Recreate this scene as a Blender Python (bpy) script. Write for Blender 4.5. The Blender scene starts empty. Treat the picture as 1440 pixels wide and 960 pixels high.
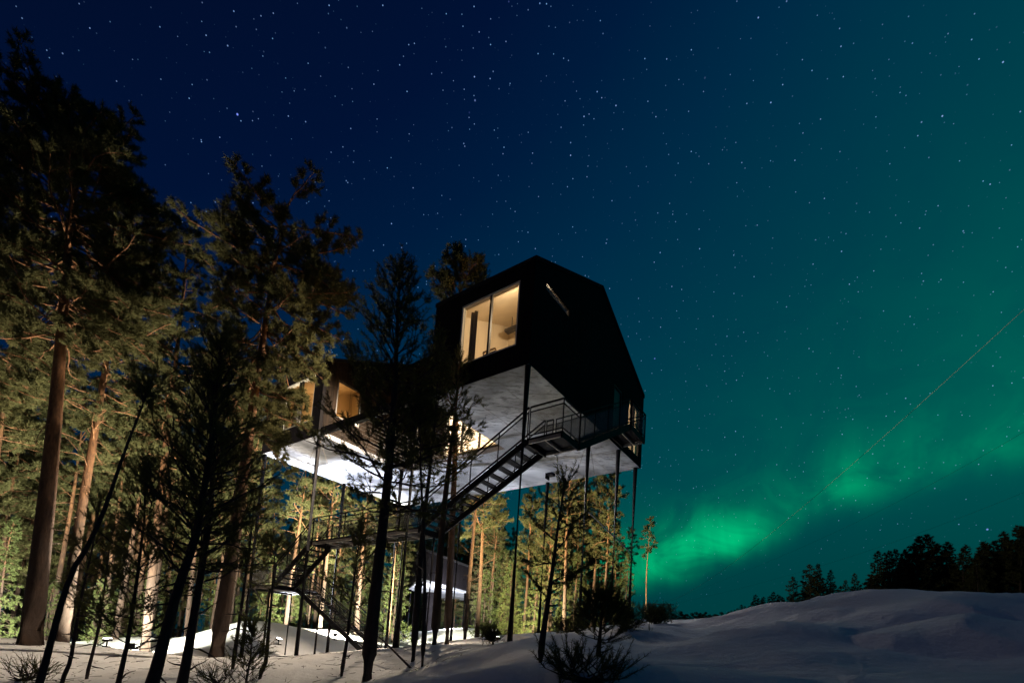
import bpy, math, random
import numpy as np
from mathutils import Vector, Matrix, noise

SC = bpy.context.scene
COL = SC.collection
R = math.radians

# ------------------------------------------------------------------ camera
F, PPY, PITCH, ROLL = 694.7, 851.04, R(5.4262), R(3.8238)      # pixels of the 1440 wide photograph
cam_data = bpy.data.cameras.new('camera')
cam = bpy.data.objects.new('camera', cam_data)
COL.objects.link(cam)
cam_data.sensor_width = 36.0
cam_data.lens = F / 1440.0 * 36.0
cam_data.shift_y = (PPY - 480.0) / 1440.0
cam_data.clip_end = 3000.0
CAMR = Matrix.Rotation(math.pi / 2 + PITCH, 3, 'X') @ Matrix.Rotation(ROLL, 3, 'Z')
cam.matrix_world = CAMR.to_4x4()
SC.camera = cam

# ------------------------------------------------------------------ view, cycles
SC.view_settings.view_transform = 'Standard'
SC.view_settings.look = 'None'
SC.view_settings.exposure = 0.0
SC.view_settings.gamma = 1.0
SC.view_settings.use_curve_mapping = False
SC.render.engine = 'CYCLES'
cy = SC.cycles
cy.max_bounces = 8
cy.diffuse_bounces = 3
cy.glossy_bounces = 3
cy.transmission_bounces = 4
cy.transparent_max_bounces = 16
cy.sample_clamp_indirect = 4.0
cy.use_denoising = True
cy.caustics_reflective = False
cy.caustics_refractive = False

# ------------------------------------------------------------------ night sky with aurora and stars
world = bpy.data.worlds.new('World')
SC.world = world
world.use_nodes = True


class NT:
    """small helper to chain nodes"""
    def __init__(self, tree):
        self.t = tree
        tree.nodes.clear()

    def n(self, kind, **kw):
        nd = self.t.nodes.new(kind)
        for k, v in kw.items():
            setattr(nd, k, v)
        return nd

    def put(self, sock, v):
        if hasattr(v, 'is_output'):
            self.t.links.new(v, sock)
        elif v is not None:
            sock.default_value = v

    def m(self, op, a, b=None, c=None, clamp=False):
        nd = self.n('ShaderNodeMath', operation=op, use_clamp=clamp)
        for i, v in enumerate((a, b, c)):
            if v is not None:
                self.put(nd.inputs[i], v)
        return nd.outputs[0]

    def ramp(self, fac, stops, interp='LINEAR'):
        nd = self.n('ShaderNodeValToRGB')
        cr = nd.color_ramp
        cr.interpolation = interp
        while len(cr.elements) < len(stops):
            cr.elements.new(0.5)
        for e, (p, c) in zip(cr.elements, stops):
            e.position = p
            e.color = (c, c, c, 1) if isinstance(c, (int, float)) else (c[0], c[1], c[2], 1)
        self.put(nd.inputs[0], fac)
        return nd.outputs[0]

    def mr(self, v, a, b, c=0.0, d=1.0, smooth=False):
        nd = self.n('ShaderNodeMapRange', clamp=True, interpolation_type='SMOOTHSTEP' if smooth else 'LINEAR')
        self.put(nd.inputs[0], v)
        for i, x in enumerate((a, b, c, d)):
            self.put(nd.inputs[i + 1], x)
        return nd.outputs[0]

    def mix(self, fac, a, b, blend='MIX'):
        nd = self.n('ShaderNodeMix', data_type='RGBA', blend_type=blend)
        self.put(nd.inputs[0], fac)
        for s, v in ((nd.inputs[6], a), (nd.inputs[7], b)):
            if isinstance(v, tuple) and len(v) == 3:
                v = (v[0], v[1], v[2], 1)
            self.put(s, v)
        return nd.outputs[2]

    def noise(self, vec, scale, detail=4, rough=0.55, dist=0.0):
        nd = self.n('ShaderNodeTexNoise')
        self.put(nd.inputs['Vector'], vec)
        nd.inputs['Scale'].default_value = scale
        nd.inputs['Detail'].default_value = detail
        nd.inputs['Roughness'].default_value = rough
        nd.inputs['Distortion'].default_value = dist
        return nd.outputs[0]


def srgb(r, g, b):
    def f(c):
        c /= 255.0
        return c / 12.92 if c <= 0.04045 else ((c + 0.055) / 1.055) ** 2.4
    return (f(r), f(g), f(b))


def build_sky():
    k = NT(world.node_tree)
    tc = k.n('ShaderNodeTexCoord').outputs['Generated']
    sx = k.n('ShaderNodeSeparateXYZ')
    k.put(sx.inputs[0], tc)
    x, y, z = sx.outputs
    az = k.m('MULTIPLY', k.m('ARCTAN2', x, y), 180 / math.pi)
    el = k.m('MULTIPLY', k.m('ARCSINE', z), 180 / math.pi)
    azf = k.m('MINIMUM', az, k.m('SUBTRACT', 110.0, az))          # the teal side fades again behind the camera
    fac = k.m('ADD', k.m('MULTIPLY', azf, 0.35 / 45), k.m('MULTIPLY', k.m('SUBTRACT', 50.0, el), 0.66 / 50))
    f01 = k.mr(fac, -0.4, 0.95)
    base = k.ramp(f01, [(0.0, srgb(2, 12, 40)), (0.20, srgb(1, 18, 52)), (0.30, srgb(0, 27, 60)), (0.42, srgb(0, 41, 69)),
                        (0.55, srgb(0, 54, 73)), (0.70, srgb(0, 66, 75)), (0.88, srgb(0, 73, 75)), (1.0, srgb(0, 76, 75))])
    # darker air under the aurora
    low = k.mr(el, 4, 22, 0.70, 1.0, True)
    base = k.mix(1.0, base, low, 'MULTIPLY')
    # aurora band: centre height as a function of azimuth
    nz = k.n('ShaderNodeCombineXYZ')
    k.put(nz.inputs[0], k.m('MULTIPLY', az, 0.16))
    k.put(nz.inputs[1], k.m('MULTIPLY', el, 0.03))
    wob = k.noise(nz.outputs[0], 1.0, 3, 0.5)
    rays = k.noise(nz.outputs[0], 1.7, 3, 0.6, 0.6)
    cen = k.m('MULTIPLY', k.ramp(k.mr(az, -20, 60), [(0.0, 0.05), (0.40, 0.10), (0.52, 0.125), (0.61, 0.155), (0.69, 0.180), (0.80, 0.195), (1.0, 0.22)]), 100)
    cen = k.m('ADD', cen, k.m('MULTIPLY', k.m('SUBTRACT', wob, 0.5), 3.5))
    d = k.m('SUBTRACT', el, cen)
    up = k.m('EXPONENT', k.m('MULTIPLY', k.m('POWER', k.m('DIVIDE', k.m('MAXIMUM', d, 0.0), 3.4), 2.0), -1.0))
    upl = k.m('EXPONENT', k.m('MULTIPLY', k.m('MAXIMUM', d, 0.0), -1 / 9.0))
    dn = k.m('EXPONENT', k.m('MULTIPLY', k.m('POWER', k.m('DIVIDE', k.m('MINIMUM', d, 0.0), 1.9), 2.0), -1.0))
    along = k.ramp(k.mr(az, -20, 60), [(0.0, 0.0), (0.30, 0.25), (0.42, 0.8), (0.49, 1.1), (0.55, 1.0), (0.60, 0.42),
                                       (0.635, 0.26), (0.675, 0.46), (0.72, 0.18), (0.78, 0.20), (0.86, 0.22), (1.0, 0.0)], 'EASE')
    core = k.m('MULTIPLY', k.m('MULTIPLY', up, dn), along)
    core = k.m('MULTIPLY', core, k.mr(rays, 0.3, 0.7, 0.7, 1.15, True))
    cz = k.n('ShaderNodeCombineXYZ')
    k.put(cz.inputs[0], k.m('MULTIPLY', az, 0.13))
    k.put(cz.inputs[1], k.m('MULTIPLY', el, 0.17))
    blot = k.mr(k.noise(cz.outputs[0], 1.0, 4, 0.6, 0.8), 0.33, 0.66, 0.45, 1.25, True)
    core = k.m('MULTIPLY', core, blot)
    veil = k.m('MULTIPLY', k.m('MULTIPLY', upl, dn), k.ramp(k.mr(az, -10, 60), [(0.0, 0.0), (0.35, 0.10), (0.62, 0.15), (0.8, 0.14), (0.95, 0.10), (1.0, 0.0)]))
    # wide diffuse glow high on the right
    gl = k.m('MULTIPLY', k.mr(azf, 30, 52, 0, 0.22, True), k.m('EXPONENT', k.m('MULTIPLY', k.m('POWER', k.m('DIVIDE', k.m('SUBTRACT', el, 25.0), 10.0), 2.0), -1.0)))
    veil = k.m('MULTIPLY', veil, k.m('ADD', 0.35, k.m('MULTIPLY', blot, 0.9)))
    a = k.m('ADD', core, veil)
    aur = k.mix(1.0, (0.0, 0.30, 0.085), a, 'MULTIPLY')
    sky = k.mix(1.0, base, aur, 'ADD')
    sky = k.mix(1.0, sky, k.mix(1.0, (0.0, 0.085, 0.035), gl, 'MULTIPLY'), 'ADD')
    # stars
    def stars(scale, r, lo, hi, power, tint):
        v = k.n('ShaderNodeTexVoronoi', feature='F1', distance='EUCLIDEAN')
        k.put(v.inputs['Vector'], tc)
        v.inputs['Scale'].default_value = scale
        v.inputs['Randomness'].default_value = 1.0
        sc = k.n('ShaderNodeSeparateColor')
        k.put(sc.inputs[0], v.outputs['Color'])
        disc = k.mr(v.outputs['Distance'], r * scale * 0.45, r * scale, 1.0, 0.0)
        b = k.m('POWER', k.mr(sc.outputs[0], lo, hi), power)
        col = k.mix(sc.outputs[1], tint, (0.35, 0.52, 1.0))
        return k.mix(1.0, col, k.m('MULTIPLY', disc, b), 'MULTIPLY')
    ext = k.mr(el, 4, 22, 0.25, 1.0)
    st = stars(70, 0.0010, 0.10, 1.0, 3.2, (0.25, 0.5, 1.0))
    st2 = stars(22, 0.0016, 0.30, 1.0, 3.4, (0.30, 0.42, 1.6))
    st3 = stars(140, 0.0008, 0.2, 1.0, 2.2, (0.2, 0.5, 0.9))
    st4 = k.mix(1.0, st, (0.9, 0.9, 0.9), 'MULTIPLY')
    st = k.mix(1.0, st4, st2, 'ADD')
    st = k.mix(1.0, st, k.mix(1.0, st3, (0.85, 0.85, 0.85), 'MULTIPLY'), 'ADD')
    st = k.mix(1.0, st, ext, 'MULTIPLY')
    sky = k.mix(1.0, sky, st, 'ADD')
    bg = k.n('ShaderNodeBackground')
    k.put(bg.inputs[0], sky)
    bg.inputs[1].default_value = 1.0
    out = k.n('ShaderNodeOutputWorld')
    k.t.links.new(bg.outputs[0], out.inputs[0])


build_sky()

# added faint warm fill from the left, offsets the teal sky light
sd = bpy.data.lights.new('added_fill_sun', 'SUN')
sd.energy = 0.055
sd.angle = R(3)
sd.color = (1.0, 0.80, 0.72)
added_fill_sun = bpy.data.objects.new('added_fill_sun', sd)
COL.objects.link(added_fill_sun)
added_fill_sun.rotation_euler = Vector((0.93, 0.30, -0.30)).to_track_quat('-Z', 'Y').to_euler()

# ------------------------------------------------------------------ picture rays and the plan of the house
def ray(px, py):
    d = CAMR @ Vector(((px - 720) / F, -(py - PPY) / F, -1.0))
    return d / d.y


def at(px, py, depth):
    return ray(px, py) * depth


TH = R(35.488)
S_ = Vector((math.sin(TH), math.cos(TH), 0))
T_ = Vector((-math.cos(TH), math.sin(TH), 0))
A_ = Vector((0.0266, 14.6237, 0))
HA, HB = 15.96, 9.62            # long and short side of the house
EAVE, RIDGE = 12.62, 14.84
RS = 4.75                       # ridge line


def hp(s, t, z):
    return A_ + S_ * s + T_ * t + Vector((0, 0, z))


# ------------------------------------------------------------------ ground height from surveyed points
SURVEY = [
    (30, 958, 10), (30, 925, 14), (200, 958, 10), (200, 925, 15), (43, 906, 17), (88, 907, 22), (307, 926, 18),
    (350, 955, 11), (520, 957, 11), (416, 925, 21.2), (459, 920, 27.7), (556, 908, 31.7), (639, 901, 28.9), (714, 904, 14.7),
    (755, 890, 25.2), (887, 872, 22.6), (333, 922, 23.9), (515, 915, 21.5), (583, 926, 13.2), (612, 909, 16),
    (568, 951, 10), (600, 938, 9.6), (640, 922, 9.4), (700, 905, 9.5), (780, 906, 10.2), (850, 894, 12), (900, 886, 14.5),
    (960, 875, 18), (1000, 871, 19), (1060, 853, 18), (1120, 849, 15.5), (1200, 842, 14.5), (1300, 846, 13.5), (1440, 847, 12.5),
    (700, 960, 6), (600, 962, 6.5), (800, 960, 6), (900, 960, 6), (1000, 930, 9), (1100, 960, 6), (1130, 890, 11),
    (1250, 905, 9.6), (1250, 934, 8.2), (1300, 945, 6.2), (1440, 958, 5.5), (1440, 905, 8.6), (1000, 892, 14), (900, 915, 11),
    (760, 930, 8), (640, 945, 8), (960, 876, 32), (960, 876, 50), (960, 873, 75), (1010, 875, 45), (1010, 874, 74), (930, 876, 60), (1080, 868, 50), (1080, 866, 74),
    (1180, 866, 50), (1180, 866, 74), (1320, 872, 50), (1320, 872, 74), (1440, 880, 40), (1440, 878, 74), (1100, 866, 26), (1250, 870, 24), (400, 878, 31), (330, 886, 31), (465, 886, 35), (645, 887, 45), (590, 891, 45), (250, 896, 31), (520, 888, 40), (130, 903, 30), (30, 903, 30), (960, 878, 24), (1005, 874, 24), (915, 880, 24), (1055, 868, 23), (200, 912, 26), (300, 912, 26), (60, 905, 26),
]
pts = [at(*p) for p in SURVEY]
extra = [(0, 0, -1.6), (3, 0, -1.6), (-3, 0, -1.6), (0, 3, -1.4), (-5, 4, -1.5), (5, 4, -0.9), (9, 6, 0.1), (-12, 4, -1.5), (14, 6, 0.6),
         (0, -30, -1.6), (-40, -10, -1.8), (40, -10, 1.0), (-45, 25, -1.6), (-45, 50, -1.8), (-25, 60, -1.6), (-5, 65, 0.6),
         (6, 60, 2.6), (70, 60, 5.2), (18, 22, 2.0),
         (45, 30, 2.6), (60, 20, 2.4), (-18, 32, -1.35), (-8, 40, -0.5), (2, 36, 1.1), (8, 32, 2.2), (12, 30, 2.8), (4, 22, 0.9)]
pts += [Vector(e) for e in extra]
PX = np.array([(p.x, p.y) for p in pts])
PZ = np.array([p.z for p in pts])


def tps_k(d2):
    return 0.5 * d2 * np.log(d2 + 1e-9)


n = len(PX)
K = tps_k(((PX[:, None] - PX[None]) ** 2).sum(-1)) + np.eye(n) * 0.03
Pm = np.c_[np.ones(n), PX]
Asys = np.block([[K, Pm], [Pm.T, np.zeros((3, 3))]])
sol = np.linalg.solve(Asys, np.r_[PZ, 0, 0, 0])


def base_height(xy):
    xy = np.asarray(xy, float).reshape(-1, 2)
    r = np.hypot(xy[:, 0], xy[:, 1])
    q = xy * (np.minimum(r, 75) / np.maximum(r, 1e-6))[:, None]
    out = tps_k(((q[:, None] - PX[None]) ** 2).sum(-1)) @ sol[:n] + sol[n] + q @ sol[n + 1:]
    return np.clip(out, -3, 9)


def bumps(x, y):
    v = Vector((x, y, 0))
    w = max(0.0, min(1.0, (x + 1.0) / 5.0)) * max(0.0, min(1.0, (22.0 - y) / 6.0))
    q = Vector((x * 0.20 + y * 0.10, y * 0.34 - x * 0.05, 3.7))
    drift = (abs(noise.noise(q)) ** 0.8) * 0.75 + (1 - abs(noise.noise(q * 2.3 + Vector((4, 1, 2))))) ** 2 * 0.16
    b = w * (drift - 0.25) * 0.80 + noise.noise(v * 0.23) * 0.20 + noise.noise(v * 0.55 + Vector((7, 3, 1))) * 0.085 + noise.noise(v * 1.3 + Vector((2, 9, 4))) * 0.030 + noise.noise(v * 3.1) * 0.010
    return b


def ground(x, y):
    return float(base_height([(x, y)])[0]) + bumps(x, y)


# ------------------------------------------------------------------ mesh and object helpers
def rot_to(d):
    d = d.normalized()
    up = Vector((0, 0, 1)) if abs(d.z) < 0.95 else Vector((1, 0, 0))
    a = d.cross(up).normalized()
    b = a.cross(d).normalized()
    return a, b


class MB:
    def __init__(self):
        self.v, self.f = [], []

    def quad(self, *p):
        i = len(self.v)
        self.v += [Vector(q) for q in p]
        self.f.append(tuple(range(i, i + len(p))))
        return self

    def hexa(self, p):
        """p: 8 corners, bottom ring then top ring"""
        i = len(self.v)
        self.v += [Vector(q) for q in p]
        for f in ((0, 3, 2, 1), (4, 5, 6, 7), (0, 1, 5, 4), (1, 2, 6, 5), (2, 3, 7, 6), (3, 0, 4, 7)):
            self.f.append(tuple(i + k for k in f))
        return self

    def hbox(self, s0, s1, t0, t1, z0, z1):
        return self.hexa([hp(s0, t0, z0), hp(s1, t0, z0), hp(s1, t1, z0), hp(s0, t1, z0),
                          hp(s0, t0, z1), hp(s1, t0, z1), hp(s1, t1, z1), hp(s0, t1, z1)])

    def box(self, c, d, L, W, Ht):
        """box at centre c, length L along d, width W, height Ht"""
        d = Vector(d).normalized()
        a, b = rot_to(d)
        c = Vector(c)
        d, a, b = d * L / 2, a * W / 2, b * Ht / 2
        return self.hexa([c - d - a - b, c + d - a - b, c + d + a - b, c - d + a - b, c - d - a + b, c + d - a + b, c + d + a + b, c - d + a + b])

    def bar(self, p, q, w, h=None):
        p, q = Vector(p), Vector(q)
        return self.box((p + q) / 2, q - p, (q - p).length, w, h or w)

    def tube(self, path, radii, n=8, cap=True):
        i0 = len(self.v)
        m = len(path)
        path = [Vector(p) for p in path]
        a = None
        for k in range(m):
            d = (path[min(k + 1, m - 1)] - path[max(k - 1, 0)])
            if d.length < 1e-9:
                d = Vector((0, 0, 1))
            d.normalize()
            if a is None:
                a, b = rot_to(d)
            else:
                a = (a - d * a.dot(d)).normalized()
                b = d.cross(a)
            r = radii[k] if hasattr(radii, '__len__') else radii
            for j in range(n):
                an = 2 * math.pi * j / n
                self.v.append(path[k] + a * (math.cos(an) * r) + b * (math.sin(an) * r))
        for k in range(m - 1):
            for j in range(n):
                j2 = (j + 1) % n
                self.f.append((i0 + k * n + j, i0 + k * n + j2, i0 + (k + 1) * n + j2, i0 + (k + 1) * n + j))
        if cap:
            self.f.append(tuple(i0 + j for j in range(n))[::-1])
            self.f.append(tuple(i0 + (m - 1) * n + j for j in range(n)))
        return self

    def mesh(self, name, off=None):
        me = bpy.data.meshes.new(name)
        off = off or Vector((0, 0, 0))
        me.from_pydata([tuple(v - off) for v in self.v], [], self.f)
        me.update()
        return me


ORIGIN = {}


def tag(o, label=None, cat=None, group=None, kind=None):
    for k, v in (('label', label), ('category', cat), ('group', group), ('kind', kind)):
        if v:
            o[k] = v
    return o


def thing(name, loc, label, cat, group=None):
    o = bpy.data.objects.new(name, None)
    o.empty_display_size = 0.3
    COL.objects.link(o)
    o.location = loc
    ORIGIN[o.name] = Vector(loc)
    return tag(o, label, cat, group)


def link(name, me, mat, parent=None, smooth=False):
    o = bpy.data.objects.new(name, me)
    COL.objects.link(o)
    if parent is not None:
        o.parent = parent
        ORIGIN[o.name] = ORIGIN.get(parent.name, Vector((0, 0, 0)))
    if mat is not None and not me.materials:
        me.materials.append(mat)
    if smooth:
        me.shade_smooth()
    return o


def part(name, mb, mat, parent, smooth=False):
    return link(name, mb.mesh(name, ORIGIN[parent.name]), mat, parent, smooth)


def solo(name, mb, mat, loc, label, cat, group=None, smooth=False):
    o = link(name, mb.mesh(name, Vector(loc)), mat, None, smooth)
    o.location = loc
    return tag(o, label, cat, group)


def copy_tree(o, parent=None):
    c = o.copy()
    COL.objects.link(c)
    c.parent = parent
    for ch in [x for x in bpy.data.objects if x.parent is o]:
        copy_tree(ch, c)
    return c


# ------------------------------------------------------------------ materials
def material(name, col, rough=0.7, var=0.0, scale=6.0, bump=0.0, bscale=20.0, spec=0.3, metal=0.0, coord='Object', stretch=None):
    m = bpy.data.materials.new(name)
    m.use_nodes = True
    k = NT(m.node_tree)
    bs = k.n('ShaderNodeBsdfPrincipled')
    out = k.n('ShaderNodeOutputMaterial')
    k.t.links.new(bs.outputs[0], out.inputs[0])
    tc = k.n('ShaderNodeTexCoord').outputs[coord]
    if stretch:
        mp = k.n('ShaderNodeMapping')
        k.put(mp.inputs[0], tc)
        mp.inputs['Scale'].default_value = stretch
        tc = mp.outputs[0]
    bs.inputs['Base Color'].default_value = (*col, 1)
    if var:
        nz = k.noise(tc, scale, 5, 0.6)
        lo = tuple(c * (1 - var) for c in col)
        hi = tuple(min(1, c * (1 + var)) for c in col)
        k.put(bs.inputs['Base Color'], k.ramp(nz, [(0.3, lo), (0.7, hi)]))
    if bump:
        nb = k.noise(tc, bscale, 5, 0.65)
        b = k.n('ShaderNodeBump')
        b.inputs['Strength'].default_value = 1.0
        b.inputs['Distance'].default_value = bump
        k.put(b.inputs['Height'], nb)
        k.t.links.new(b.outputs[0], bs.inputs['Normal'])
    bs.inputs['Roughness'].default_value = rough
    bs.inputs['Specular IOR Level'].default_value = spec
    bs.inputs['Metallic'].default_value = metal
    return m


def foliage_mat(name, col, col2, trans=0.35):
    m = bpy.data.materials.new(name)
    m.use_nodes = True
    k = NT(m.node_tree)
    tc = k.n('ShaderNodeTexCoord').outputs['Object']
    nz = k.noise(tc, 1.4, 4, 0.6)
    c = k.ramp(nz, [(0.32, col), (0.68, col2)])
    di = k.n('ShaderNodeBsdfDiffuse')
    tr = k.n('ShaderNodeBsdfTranslucent')
    k.put(di.inputs[0], c)
    k.put(tr.inputs[0], c)
    mx = k.n('ShaderNodeMixShader')
    mx.inputs[0].default_value = trans
    k.t.links.new(di.outputs[0], mx.inputs[1])
    k.t.links.new(tr.outputs[0], mx.inputs[2])
    out = k.n('ShaderNodeOutputMaterial')
    k.t.links.new(mx.outputs[0], out.inputs[0])
    return m


def emit_mat(name, col, strength):
    m = bpy.data.materials.new(name)
    m.use_nodes = True
    k = NT(m.node_tree)
    e = k.n('ShaderNodeEmission')
    e.inputs[0].default_value = (*col, 1)
    e.inputs[1].default_value = strength
    out = k.n('ShaderNodeOutputMaterial')
    k.t.links.new(e.outputs[0], out.inputs[0])
    return m


def see_through(name, col, cover, gloss=0.0):
    """thin sheet that lets part of the light pass straight (glass pane, woven wire mesh)"""
    m = bpy.data.materials.new(name)
    m.use_nodes = True
    k = NT(m.node_tree)
    t = k.n('ShaderNodeBsdfTransparent')
    if gloss:
        d = k.n('ShaderNodeBsdfGlossy')
        d.inputs['Roughness'].default_value = 0.02
    else:
        d = k.n('ShaderNodeBsdfDiffuse')
    d.inputs[0].default_value = (*col, 1)
    mx = k.n('ShaderNodeMixShader')
    if gloss:
        lw = k.n('ShaderNodeLayerWeight')
        lw.inputs[0].default_value = 0.5
        k.put(mx.inputs[0], k.m('ADD', 0.04, k.m('MULTIPLY', k.m('POWER', lw.outputs[1], 5.0), 0.9), clamp=True))
    else:
        mx.inputs[0].default_value = cover
    k.t.links.new(t.outputs[0], mx.inputs[1])
    k.t.links.new(d.outputs[0], mx.inputs[2])
    out = k.n('ShaderNodeOutputMaterial')
    k.t.links.new(mx.outputs[0], out.inputs[0])
    return m


def bark_mat(name, low, high, h0, h1):
    """scots pine bark: grey brown plates low on the stem, orange flakes higher up"""
    m = bpy.data.materials.new(name)
    m.use_nodes = True
    k = NT(m.node_tree)
    tc = k.n('ShaderNodeTexCoord').outputs['Object']
    sp = k.n('ShaderNodeSeparateXYZ')
    k.put(sp.inputs[0], tc)
    mp = k.n('ShaderNodeMapping')
    k.put(mp.inputs[0], tc)
    mp.inputs['Scale'].default_value = (1, 1, 0.28)
    nz = k.noise(mp.outputs[0], 9, 6, 0.7)
    f = k.m('ADD', k.mr(sp.outputs[2], h0, h1), k.m('MULTIPLY', k.m('SUBTRACT', k.noise(tc, 1.2, 3), 0.5), 0.6), clamp=True)
    c = k.mix(f, low, high)
    c = k.mix(k.mr(nz, 0.35, 0.65, 0.75, 0.0), c, (0.02, 0.014, 0.012))
    bs = k.n('ShaderNodeBsdfPrincipled')
    k.put(bs.inputs['Base Color'], c)
    bs.inputs['Roughness'].default_value = 0.9
    bs.inputs['Specular IOR Level'].default_value = 0.15
    b = k.n('ShaderNodeBump')
    b.inputs['Distance'].default_value = 0.03
    k.put(b.inputs['Height'], nz)
    k.t.links.new(b.outputs[0], bs.inputs['Normal'])
    out = k.n('ShaderNodeOutputMaterial')
    k.t.links.new(bs.outputs[0], out.inputs[0])
    return m


def snow_mat():
    m = bpy.data.materials.new('snow')
    m.use_nodes = True
    k = NT(m.node_tree)
    tc = k.n('ShaderNodeTexCoord').outputs['Object']
    c = k.ramp(k.noise(tc, 0.9, 5, 0.6), [(0.3, (0.74, 0.75, 0.78)), (0.7, (0.84, 0.84, 0.85))])
    # scattered needles and bark crumbs lying on the snow
    v = k.noise(tc, 26, 3, 0.7)
    patch = k.mr(k.noise(tc, 0.35, 3, 0.6), 0.48, 0.7)
    c = k.mix(k.m('MULTIPLY', k.mr(v, 0.66, 0.72), patch), c, (0.10, 0.075, 0.05))
    bs = k.n('ShaderNodeBsdfPrincipled')
    k.put(bs.inputs['Base Color'], c)
    bs.inputs['Roughness'].default_value = 0.75
    bs.inputs['Specular IOR Level'].default_value = 0.25
    h = k.m('ADD', k.m('MULTIPLY', k.noise(tc, 5, 4, 0.6), 0.7), k.m('MULTIPLY', k.noise(tc, 45, 4, 0.75), 0.20))
    b = k.n('ShaderNodeBump')
    b.inputs['Distance'].default_value = 0.10
    b.inputs['Strength'].default_value = 0.9
    k.put(b.inputs['Height'], h)
    k.t.links.new(b.outputs[0], bs.inputs['Normal'])
    out = k.n('ShaderNodeOutputMaterial')
    k.t.links.new(bs.outputs[0], out.inputs[0])
    return m


def soffit_mat():
    """aluminium sheets printed with a pale black-and-white picture of sky and twigs"""
    m = bpy.data.materials.new('printed soffit sheet')
    m.use_nodes = True
    k = NT(m.node_tree)
    tc = k.n('ShaderNodeTexCoord').outputs['Object']
    cl = k.noise(tc, 0.34, 6, 0.60, 0.7)
    c = k.ramp(cl, [(0.34, (.075, .082, .10)), (0.5, (.24, .25, .285)), (0.66, (.50, .52, .57))])
    mp = k.n('ShaderNodeMapping')
    k.put(mp.inputs[0], tc)
    mp.inputs['Rotation'].default_value = (0, 0, R(28))
    mp.inputs['Scale'].default_value = (1.0, 2.6, 1.0)
    tw = k.noise(mp.outputs[0], 2.2, 9, 0.74, 0.3)
    mask = k.mr(k.noise(tc, 0.40, 3, 0.5), 0.38, 0.54)
    dark = k.m('MULTIPLY', k.mr(tw, 0.50, 0.60), mask)
    c = k.mix(k.m('MULTIPLY', dark, 0.85), c, (0.06, 0.06, 0.065))
    bs = k.n('ShaderNodeBsdfPrincipled')
    k.put(bs.inputs['Base Color'], c)
    bs.inputs['Roughness'].default_value = 0.38
    bs.inputs['Specular IOR Level'].default_value = 0.5
    out = k.n('ShaderNodeOutputMaterial')
    k.t.links.new(bs.outputs[0], out.inputs[0])
    return m


def boards_mat(name, col, pitch=0.14, rough=0.75):
    """vertical boards with thin dark joints"""
    m = bpy.data.materials.new(name)
    m.use_nodes = True
    k = NT(m.node_tree)
    tc = k.n('ShaderNodeTexCoord').outputs['Object']
    mp = k.n('ShaderNodeMapping')
    k.put(mp.inputs[0], tc)
    mp.inputs['Rotation'].default_value = (0, 0, TH + math.pi / 2)
    sp = k.n('ShaderNodeSeparateXYZ')
    k.put(sp.inputs[0], mp.outputs[0])
    q = k.m('ADD', sp.outputs[0], sp.outputs[1])
    fr = k.m('FRACT', k.m('DIVIDE', q, pitch))
    cell = k.m('FLOOR', k.m('DIVIDE', q, pitch))
    wn = k.n('ShaderNodeTexWhiteNoise', noise_dimensions='1D')
    k.put(wn.inputs[1], cell)
    joint = k.m('MULTIPLY', k.mr(fr, 0.0, 0.09), k.mr(fr, 1.0, 0.91))
    st = k.n('ShaderNodeMapping')
    k.put(st.inputs[0], tc)
    st.inputs['Scale'].default_value = (8, 8, 0.5)
    g = k.noise(st.outputs[0], 3, 5, 0.6)
    v = k.m('MULTIPLY', k.mr(wn.outputs[0], 0, 1, 0.65, 1.2), k.mr(g, 0.3, 0.7, 0.75, 1.2))
    c = k.mix(1.0, col, v, 'MULTIPLY')
    bs = k.n('ShaderNodeBsdfPrincipled')
    k.put(bs.inputs['Base Color'], c)
    bs.inputs['Roughness'].default_value = rough
    bs.inputs['Specular IOR Level'].default_value = 0.06
    b = k.n('ShaderNodeBump')
    b.inputs['Distance'].default_value = 0.012
    k.put(b.inputs['Height'], joint)
    k.t.links.new(b.outputs[0], bs.inputs['Normal'])
    out = k.n('ShaderNodeOutputMaterial')
    k.t.links.new(bs.outputs[0], out.inputs[0])
    return m


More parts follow.
